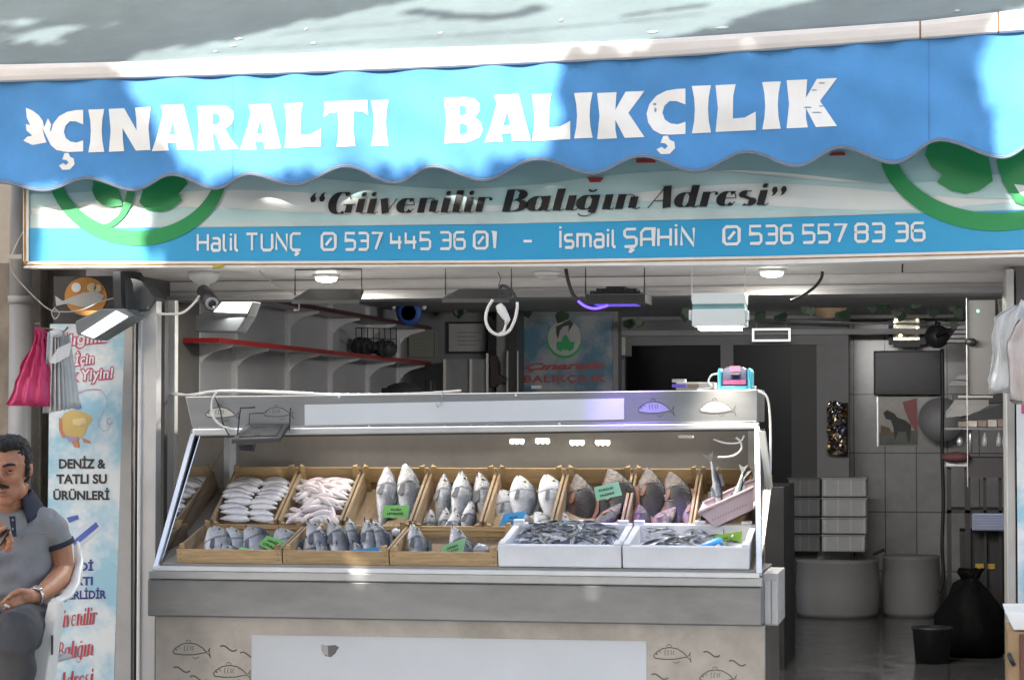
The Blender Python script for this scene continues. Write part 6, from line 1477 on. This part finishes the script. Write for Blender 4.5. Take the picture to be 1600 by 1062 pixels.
g = G(); g.pxpoly([(86,462),(98,470),(112,464),(130,457),(150,455),(163,462),(156,472),(138,480),(120,478),(106,474),(88,478)], .294, .002); g.build('fish_print', mat('sign_fish_grey',(.42,.42,.42),.5), fs_)
for x,y,r in ((119,449,7.5),(143,449,7),(153,450,6)):
    g = G(); g.pxpoly(arc(x,y,r,r,0,345,16), .294, .002); g.build('slice_print', mat('sign_slice',(.55,.47,.28),.5) if x > 130 else BWH, fs_)
cable('cable', [at(x,y,.2) for x,y in ((86,480),(81,489),(86,498),(93,490),(86,482))], .003, mat('grey_wire',(.4,.38,.36),.5), 'coil of thin grey wire hanging below the round fish sign')
hk = G(); hk.tube([at(55,506,-.02),at(62,505,-.02),at(63,512,-.02),at(100,518,-.02),at(106,511,-.02)], .004, 6)
tag(hk.build('bag_hook', mat('rust_brown',(.18,.10,.06),.6)), 'rusty wire hook holding the pink and white bags', 'hook')
PNK = mat('pink_plastic', (.72,.07,.22), .28, var=.25, scale=9, transl=.35, bump=.8, bscale=45, stretch=(1,1,.3))
bagbundle('pink_bags', [(0,55),(.05,53),(.12,58),(.5,34),(1,13)], [(0,66),(.05,78),(.12,73),(.5,79),(1,78)], 513,632, -.05, PNK, 'bundle of bright pink plastic bags hanging on the rusty hook', seed=5, dep=.06)
wb = thing('white_bag_sheaf', 'sheaf of white plastic bags hanging on the hook beside the pink ones', 'bags', at(98,640,-.03))
rs = random.Random(8)
for k in range(7):
    f = k/6; x0 = lerp(76,112,f); Y = -.075+.012*k; pts = []
    def sh(u,v,x0=x0,Y=Y,f=f):
        y = lerp(518+f*6, 645-f*9, v); x = x0-9*(1-v)*(f-.3)+ (u-.5)*lerp(8,13,v) - 3*v*(1-f)+7*f*v; p = at(x,y,Y+.012*math.sin(u*3.1+f*5)+.01*v); return p
    g = G(); g.grid(sh, 5, 10); g.build('bag', mat('white_plastic_bag',(.70,.72,.73),.4), wb, solid=.0008, fix=False)
g = G(); g.ball(at(89,521,-.06), (.03,.02,.018), 10); g.prism([at(x,y,-.09) for x,y in ((76,566),(90,544),(112,534),(108,556),(86,568))], (0,.01,0)); g.build('folded_top', mat('white_plastic_bag',(.70,.72,.73),.4), wb)

# ================================================================ CHAIR
ch = thing('plastic_chair', 'white moulded plastic armchair the seated man sits on', 'chair', at(30,1260,-.8))
PLW = mat('white_plastic', (.68,.67,.63), .38, var=.06, dirt=.12)
zs_ = .545
g = G()
def backf(u,v):
    a,b = at(-88,850,-.56).x, at(123,850,-.56).x; cx = (a+b)/2; hw = (b-a)/2; t = 2*u-1
    top = at(0,846,-.56).z - .05*max(0,(abs(t)-.72)/.28)**2; z = lerp(zs_,top,v)
    return V((cx+hw*t*lerp(.45,1.0,v**.45), -.54-.16*t*t*lerp(1,.75,v)+.05*(1-v), z))
g.grid(backf, 26, 12); g.build('backrest', PLW, ch, solid=.012, fix=False)
for s in (1,-1):
    def X(px,Y): 
        x = at(px,900,Y).x; c = at(17,900,-.7).x
        return x if s > 0 else 2*c-x
    g = G(); path = [(120,-.60,at(0,858,-.6).z),(124,-.66,at(0,884,-.66).z),(116,-.76,at(0,912,-.76).z),(103,-.88,at(0,930,-.88).z),(90,-.98,at(0,936,-.98).z),(84,-1.02,at(0,942,-1.02).z)]
    rings = []
    for i,(px,Y,z) in enumerate(path):
        w = (.012,.016,.022,.024,.024,.02)[i]; c = V((X(px,Y),Y,z)); t = (.035,.03,.014,.010,.010,.014)[i]
        rings.append([c+V((math.cos(a)*w,math.sin(a)*t*.3,math.sin(a)*t)) for a in [k*6.283/12 for k in range(12)]])
    g.loft(rings); g.build('armrest', PLW, ch)
    g = G(); rings = []
    for px,Y,z,w,d in ((88,-1.01,at(0,938,-1.01).z,.020,.03),(86,-1.015,at(0,960,-1.01).z,.026,.036),(76,-1.03,at(0,1000,-1.03).z,.034,.04),(64,-1.05,at(0,1062,-1.05).z,.046,.045),(58,-1.08,.3,.045,.05),(56,-1.10,.12,.04,.05)):
        c = V((X(px,Y),Y,z)); rings.append([c+V((a*w,b*d,0)) for a,b in ((-1,-.6),(-.8,-1),(.8,-1),(1,-.6),(1,.6),(.8,1),(-.8,1),(-1,.6))])
    g.loft(rings, 0, False); lg = g.build('leg', PLW, ch, bevel=.004)
    if s > 0:
        g = G(); g.prism([at(x,y,-1.078) for x,y in ((79.5,992),(82.5,992),(82,1022),(80,1023))], (0,.006,0)); g.build('slot', SEAM, lg)
    g = G(); a = V((X(58,-.6),-.6,zs_)); g.tube([a, a+V((.01*s,.06,-.42))], [.035,.028], 8); g.build('leg', PLW, ch)
g = G(); a,b = at(-50,1000,-.8).x, at(78,1000,-.8).x; g.box((a,-1.08,zs_-.02),(b,-.58,zs_)); g.build('seat', PLW, ch, bevel=.008)

# ================================================================ SEATED MAN
def fuse(name, g, m, parent=None, vox=.005, smooth=4, keep=None):
    o = g.build('tmp', m, loc=(0,0,0)); md = o.modifiers.new('r','REMESH'); md.mode = 'VOXEL'; md.voxel_size = vox; md.use_smooth_shade = True
    s = o.modifiers.new('s','SMOOTH'); s.factor = .5; s.iterations = smooth
    me = newmesh(o); bpy.data.objects.remove(o); me.name = name
    me.materials.clear(); me.materials.append(m)
    o = bpy.data.objects.new(name, me); COL.objects.link(o)
    if parent: o.parent = parent
    return o
SKIN = mat('tanned_skin', (.44,.20,.115), .5, var=.2, scale=22, bump=.1, bscale=200, sss=.12)
HAIR = mat('dark_hair', (.013,.011,.010), .75, var=.6, scale=60, bump=.5, bscale=160)
SHIRT = mat('grey_polo', (.235,.235,.24), .85, var=.10, scale=14, bump=.35, bscale=26)
NAVY2 = mat('navy_cloth', (.022,.025,.045), .85, var=.15)
TROU = mat('charcoal_trousers', (.055,.055,.06), .9, var=.3, scale=9, bump=.5, bscale=16)
HS = .90; HC = at(15,735,-.80)
th = R(-3); hf = V((-math.sin(th),-math.cos(th),-.13)).normalized(); hr = V((math.cos(th),-math.sin(th),0)); hu = hr.cross(-hf).normalized()
hu = V((hu.x,hu.y,hu.z)) if hu.z > 0 else -hu
HM = Matrix((hr,hf,hu)).transposed()
def hp(x,y,z): return HC + HM @ V((x*HS,y*HS,z*HS))
def hball(g, c, r, n=14): g.ball(hp(*c), tuple(q*HS for q in r), n, 0, HM)
def P(px,py,Y): return at(px,py,Y)
body = G()
hball(body,(0,0,.03),(.080,.098,.10),20); hball(body,(0,.03,-.035),(.066,.066,.09),18); hball(body,(0,.06,-.105),(.036,.032,.03)); 
hball(body,(0,.045,-.075),(.058,.05,.05))
body.tube([hp(0,.096,.03),hp(0,.108,.008),hp(0,.122,-.014)],[.009*HS,.012*HS,.017*HS],10)
for s in (-1,1):
    hball(body,(s*.014,.104,-.018),(.012,.014,.010)); hball(body,(s*.036,.066,-.02),(.026,.026,.026)); hball(body,(s*.083,-.008,.006),(.010,.022,.032)); hball(body,(s*.05,.03,-.075),(.024,.03,.035))
body.tube([hp(-.052,.068,.034),hp(-.025,.090,.036),hp(0,.093,.034),hp(.025,.090,.036),hp(.052,.068,.034)],.013*HS,8)
body.tube([hp(-.024,.088,-.068),hp(0,.102,-.064),hp(.024,.088,-.068)],[.005*HS,.008*HS,.005*HS],8)
body.tube([hp(-.02,.086,-.08),hp(0,.098,-.078),hp(.02,.086,-.08)],[.006*HS,.010*HS,.006*HS],8)
body.tube([hp(0,-.02,-.05),P(15,790,-.76),P(14,815,-.74)],[.060,.060,.075],16)
# trunk under the clothes, arms, hands, legs, one surface
body.tube([P(14,806,-.73),P(13,850,-.72),P(12,930,-.73),P(12,1000,-.73)],[.10,.13,.14,.14],16)
def limb(pts, rs): body.tube(pts, rs, 14)
limb([P(76,818,-.73),P(92,850,-.70),P(99,888,-.69),P(97,897,-.70)],[.05,.047,.040,.038])
limb([P(98,891,-.69),P(91,905,-.76),P(72,922,-.88),P(57,932,-.955)],[.041,.041,.033,.026])
limb([P(-48,818,-.73),P(-66,855,-.72),P(-74,896,-.74)],[.05,.047,.038]); limb([P(-74,896,-.74),P(-52,880,-.86),P(-24,860,-.97)],[.039,.036,.026])
def hand(wr, pa, kn, fingers, thumb, pr=.03):
    body.tube([wr, wr.lerp(pa,.6), pa, kn],[.026,.027,.030,.022],12)
    for f in fingers: body.tube(f,[.0095,.0095,.0085,.0065][:len(f)],8)
    body.tube(thumb,[.013,.011,.009,.007][:len(thumb)],8)
hand(P(57,932,-.955),P(43,931,-1.0),P(31,934,-1.025),
  [[P(33,928,-1.03),P(18,930,-1.06),P(7,938,-1.075),P(2,944,-1.07)],[P(30,932,-1.035),P(17,939,-1.065),P(9,949,-1.07),P(5,955,-1.06)],[P(31,937,-1.035),P(22,945,-1.06),P(15,953,-1.06),P(11,958,-1.05)],[P(36,941,-1.025),P(31,949,-1.045),P(27,955,-1.045),P(23,958,-1.035)]],
  [P(44,925,-1.01),P(30,922,-1.045),P(18,928,-1.075),P(12,935,-1.085)])
hand(P(-24,860,-.97),P(-8,850,-1.0),P(6,846,-1.02),
  [[P(2,834,-1.02),P(14,832,-1.03),P(17,838,-1.05),P(8,841,-1.06)],[P(4,841,-1.025),P(17,840,-1.035),P(19,846,-1.055),P(9,849,-1.062)],[P(4,848,-1.025),P(16,848,-1.035),P(18,853,-1.05),P(8,856,-1.058)],[P(2,854,-1.02),P(13,855,-1.03),P(15,859,-1.045),P(6,861,-1.05)]],
  [P(-10,840,-1.01),P(-2,830,-1.04),P(6,825,-1.055),P(12,823,-1.06)])
for s in (1,-1):
    hx, kx, fx = (48,26,24) if s > 0 else (-26,-60,-62)
    limb([P(hx,985,-.76),P((hx+kx)/2,988,-1.0),P(kx,990,-1.20),P(fx,1080,-1.18),P(fx,1215,-1.17)],[.08,.075,.055,.050,.036])
man = fuse('person', body, SKIN, None, .0042, 5)
tag(man, 'seated man in a grey polo shirt holding a cigarette, looking down', 'person')
# hair, brows, moustache, eyes, lips
g = G(); hball(g,(0,-.022,.05),(.086,.094,.094),20); hball(g,(0,.018,.108),(.074,.074,.036),16)
for s in (-1,1): hball(g,(s*.078,.0,.03),(.012,.032,.045)); hball(g,(s*.077,.016,.0),(.008,.010,.03))
hball(g,(0,-.07,-.03),(.06,.035,.06)); hr_ = fuse('hair', g, HAIR, man, .004, 2)
NS = [v.normal.copy() for v in hr_.data.vertices]
for v,n_ in zip(hr_.data.vertices,NS): v.co = v.co + n_*(noise.noise(v.co*70)*.006+noise.noise(V((v.co.x*160,v.co.y*60,v.co.z*160)))*.004)
g = G()
for s in (-1,1): g.tube([hp(s*.012,.104,.032),hp(s*.030,.101,.039),hp(s*.046,.088,.038),hp(s*.054,.076,.034)],[.004,.0055,.005,.003],8)
g.build('eyebrows', HAIR, man)
g = G(); g.tube([hp(-.030,.093,-.053),hp(-.016,.105,-.046),hp(0,.108,-.043),hp(.016,.105,-.046),hp(.030,.093,-.053)],[.003,.0065,.007,.0065,.003],10); g.build('moustache', HAIR, man)
for s in (-1,1):
    g = G(); hball(g,(s*.032,.077,.014),(.013,.013,.010),12); e = g.build('eye', mat('eye_dark',(.05,.035,.03),.25), man)
    g = G(); g.tube([hp(s*.018,.090,.019),hp(s*.032,.0925,.0225),hp(s*.047,.081,.018)],.0042,8); g.build('eyelid', SKIN, e)
    g = G(); g.tube([hp(s*.018,.088,.007),hp(s*.032,.0905,.004),hp(s*.047,.080,.008)],.0042,8); g.build('eyelid', SKIN, e)
g = G(); g.tube([hp(-.02,.0945,-.073),hp(0,.108,-.071),hp(.02,.0945,-.073)],[.002,.003,.002],6); g.build('lips', mat('lips',(.26,.10,.08),.5), man)
# polo shirt
g = G(); rings = []
for y,cx,hw,d,Yc in ((793,15,34,.062,-.745),(800,14,58,.082,-.735),(812,14,78,.10,-.73),(832,13,80,.118,-.73),(860,12,76,.135,-.735),(895,12,74,.152,-.745),(925,12,73,.160,-.75),(944,12,74,.158,-.75),(950,12,70,.15,-.75)):
    c = P(cx,y,Yc); w = hw/ppm(Yc); rings.append([c+V((w*abs(math.cos(a))**.8*(1 if math.cos(a) > 0 else -1), d*math.sin(a), 0)) for a in [k*6.283/32 for k in range(32)]])
g.loft(rings)
g.tube([P(70,816,-.73),P(84,832,-.715),P(92,851,-.70)],[.062,.060,.054],16); g.tube([P(-42,816,-.73),P(-56,832,-.715),P(-65,851,-.70)],[.062,.060,.054],16)
g.tube([P(26,812,-.735),P(56,816,-.73),P(78,823,-.725)],[.06,.068,.064],16); g.tube([P(4,812,-.735),P(-28,816,-.73),P(-48,823,-.725)],[.06,.068,.064],16)
sh = fuse('polo_shirt', g, SHIRT, man, .005, 5)
# soft cloth creases
NS = [v.normal.copy() for v in sh.data.vertices]
for v,n_ in zip(sh.data.vertices,NS):
    c = v.co; v.co = c + n_*(.006*math.sin(c.z*95+c.x*30+math.sin(c.x*45)*1.5)*(.4+.6*math.sin(c.x*17+2)) + .002*math.sin(c.x*80-c.z*60))
for pts in (([P(90,846,-.702),P(92.6,853.5,-.698)]),([P(-63,846,-.702),P(-65.6,853.5,-.698)])):
    g = G(); g.tube(pts,[.0595,.0585],20); g.build('cuff', NAVY2, man)
# collar: a band round the neck with two flaps at the front
g = G()
def col(u,v):
    a = R(-72+u*(324)) ; c = P(15,791,-.755); rad = lerp(.064,.092,v); drop = lerp(.040,-.018,v) - .03*max(0,-math.sin(a-R(0)))*v
    fr = max(0, -math.sin(a)); return c + V((rad*1.12*math.cos(a), rad*1.02*math.sin(a), drop - .05*fr*v - .02*fr*(1-v)))
def col2(u,v):
    a = R(-34+u*278); c = P(15,791,-.755); fr = max(0,-math.sin(a-R(15))); rad = lerp(.070,.106,v)
    return c+V((rad*1.12*math.cos(a), rad*math.sin(a)-.012*fr, lerp(.062,.004,v) - fr*(.040+.040*v)))
g.grid(col2, 40, 6); g.build('collar', NAVY2, man, solid=.006, fix=False)
g = G(); g.pxpoly([(14,806),(23,806),(25,838),(19,838)], -.862, .006); pk_ = g.build('placket', NAVY2, sh)
for y in (812,826):
    g = G(); g.ball(P(20,y,-.865),(.004,.003,.004),8); g.build('button', GREYP, sh)
g = G(); g.pxpoly([(40,833),(72,832),(72,834),(40,835.2)], -.866, .02); g.build('pocket_edge', mat('grey_polo_seam',(.15,.16,.19),.85), sh)
# trousers
g = G()
for s in (1,-1):
    hx, kx, fx = (46,26,24) if s > 0 else (-24,-60,-62)
    g.tube([P(hx,972,-.74),P((hx+kx)/2,982,-1.0),P(kx,988,-1.21),P(fx+1,1010,-1.235),P(fx,1080,-1.20),P(fx,1205,-1.19)],[.098,.092,.075,.068,.066,.056],18)
rings = []
for y,hw,d in ((940,70,.148),(955,74,.155),(985,76,.155),(1010,70,.14)):
    c = P(12,y,-.75); w = hw/ppm(-.75); rings.append([c+V((w*math.cos(a), d*math.sin(a), 0)) for a in [k*6.283/28 for k in range(28)]])
g.loft(rings); tr = fuse('trousers', g, TROU, man, .006, 6)
NS = [v.normal.copy() for v in tr.data.vertices]
for v,n_ in zip(tr.data.vertices,NS):
    c = v.co; v.co = c + n_*(.004*math.sin(c.z*55+c.x*45+math.sin(c.y*30)))
g = G()
for fx in (24,-62):
    c = P(fx,1215,-1.17); c.z = .12; g.loft([[c+V((w*math.cos(a)+0, y, .002+max(0,h*(.5+.5*math.sin(a))))) for a in [k*6.283/12 for k in range(12)]] for y,w,h in ((.07,.02,.05),(.05,.036,.09),(-.02,.042,.085),(-.10,.046,.06),(-.16,.040,.045),(-.19,.015,.03))])
g.build('shoes', BLACK, man)
# watch, cigarette, phone
w = thing('wrist_watch', 'silver metal watch on the wrist of the seated man', 'watch', P(54,933,-.965))
c0, c1 = P(58,931,-.95), P(52,932.5,-.975); ax = (c1-c0).normalized(); mid = (c0+c1)/2
g = G(); a_ = ax.orthogonal().normalized(); b_ = ax.cross(a_); rings = []
for k in range(25):
    an = 2*math.pi*k/24; d = a_*math.cos(an)+b_*math.sin(an); rings.append([mid+d*(.0295+q)+ax*p for p,q in ((-.007,0),(.007,0),(.007,.004),(-.007,.004))])
g.loft(rings,0,True,False); g.build('strap', mat('watch_steel',(.62,.61,.58),.25,.9), w)
d = (V((.1,-.8,.6))-ax*V((.1,-.8,.6)).dot(ax)).normalized(); g = G(); g.lathe(mid+d*.030, [(.017,-.002),(.018,.004),(.016,.007),(0,.0072)], 20, axis=d); fc_ = g.build('case', mat('watch_steel',(.62,.61,.58),.25,.9), w)
g = G(); g.lathe(mid+d*.0374, [(.0135,0),(.0135,.0006),(0,.0007)], 18, axis=d); g.build('dial', mat('watch_dial',(.35,.35,.33),.2), fc_)
g = G(); g.tube([P(7,944,-1.09),P(15,948,-1.086)], .0042, 8); tag(g.build('cigarette', mat('cigarette_white',(.75,.73,.68),.7)), 'white cigarette between the fingers of the seated man', 'cigarette')
g = G(); a,b = P(-6,852,-1.05),P(9,826,-1.05); x_ = (b-a).normalized(); s_ = V((.02,-.02,0)); g.prism([a-s_,a+s_,b+s_,b-s_], V((.004,.006,0))); tag(g.build('mobile_phone', mat('phone_black',(.02,.02,.022),.25), bevel=.001), 'dark phone in the raised hand of the seated man', 'phone')
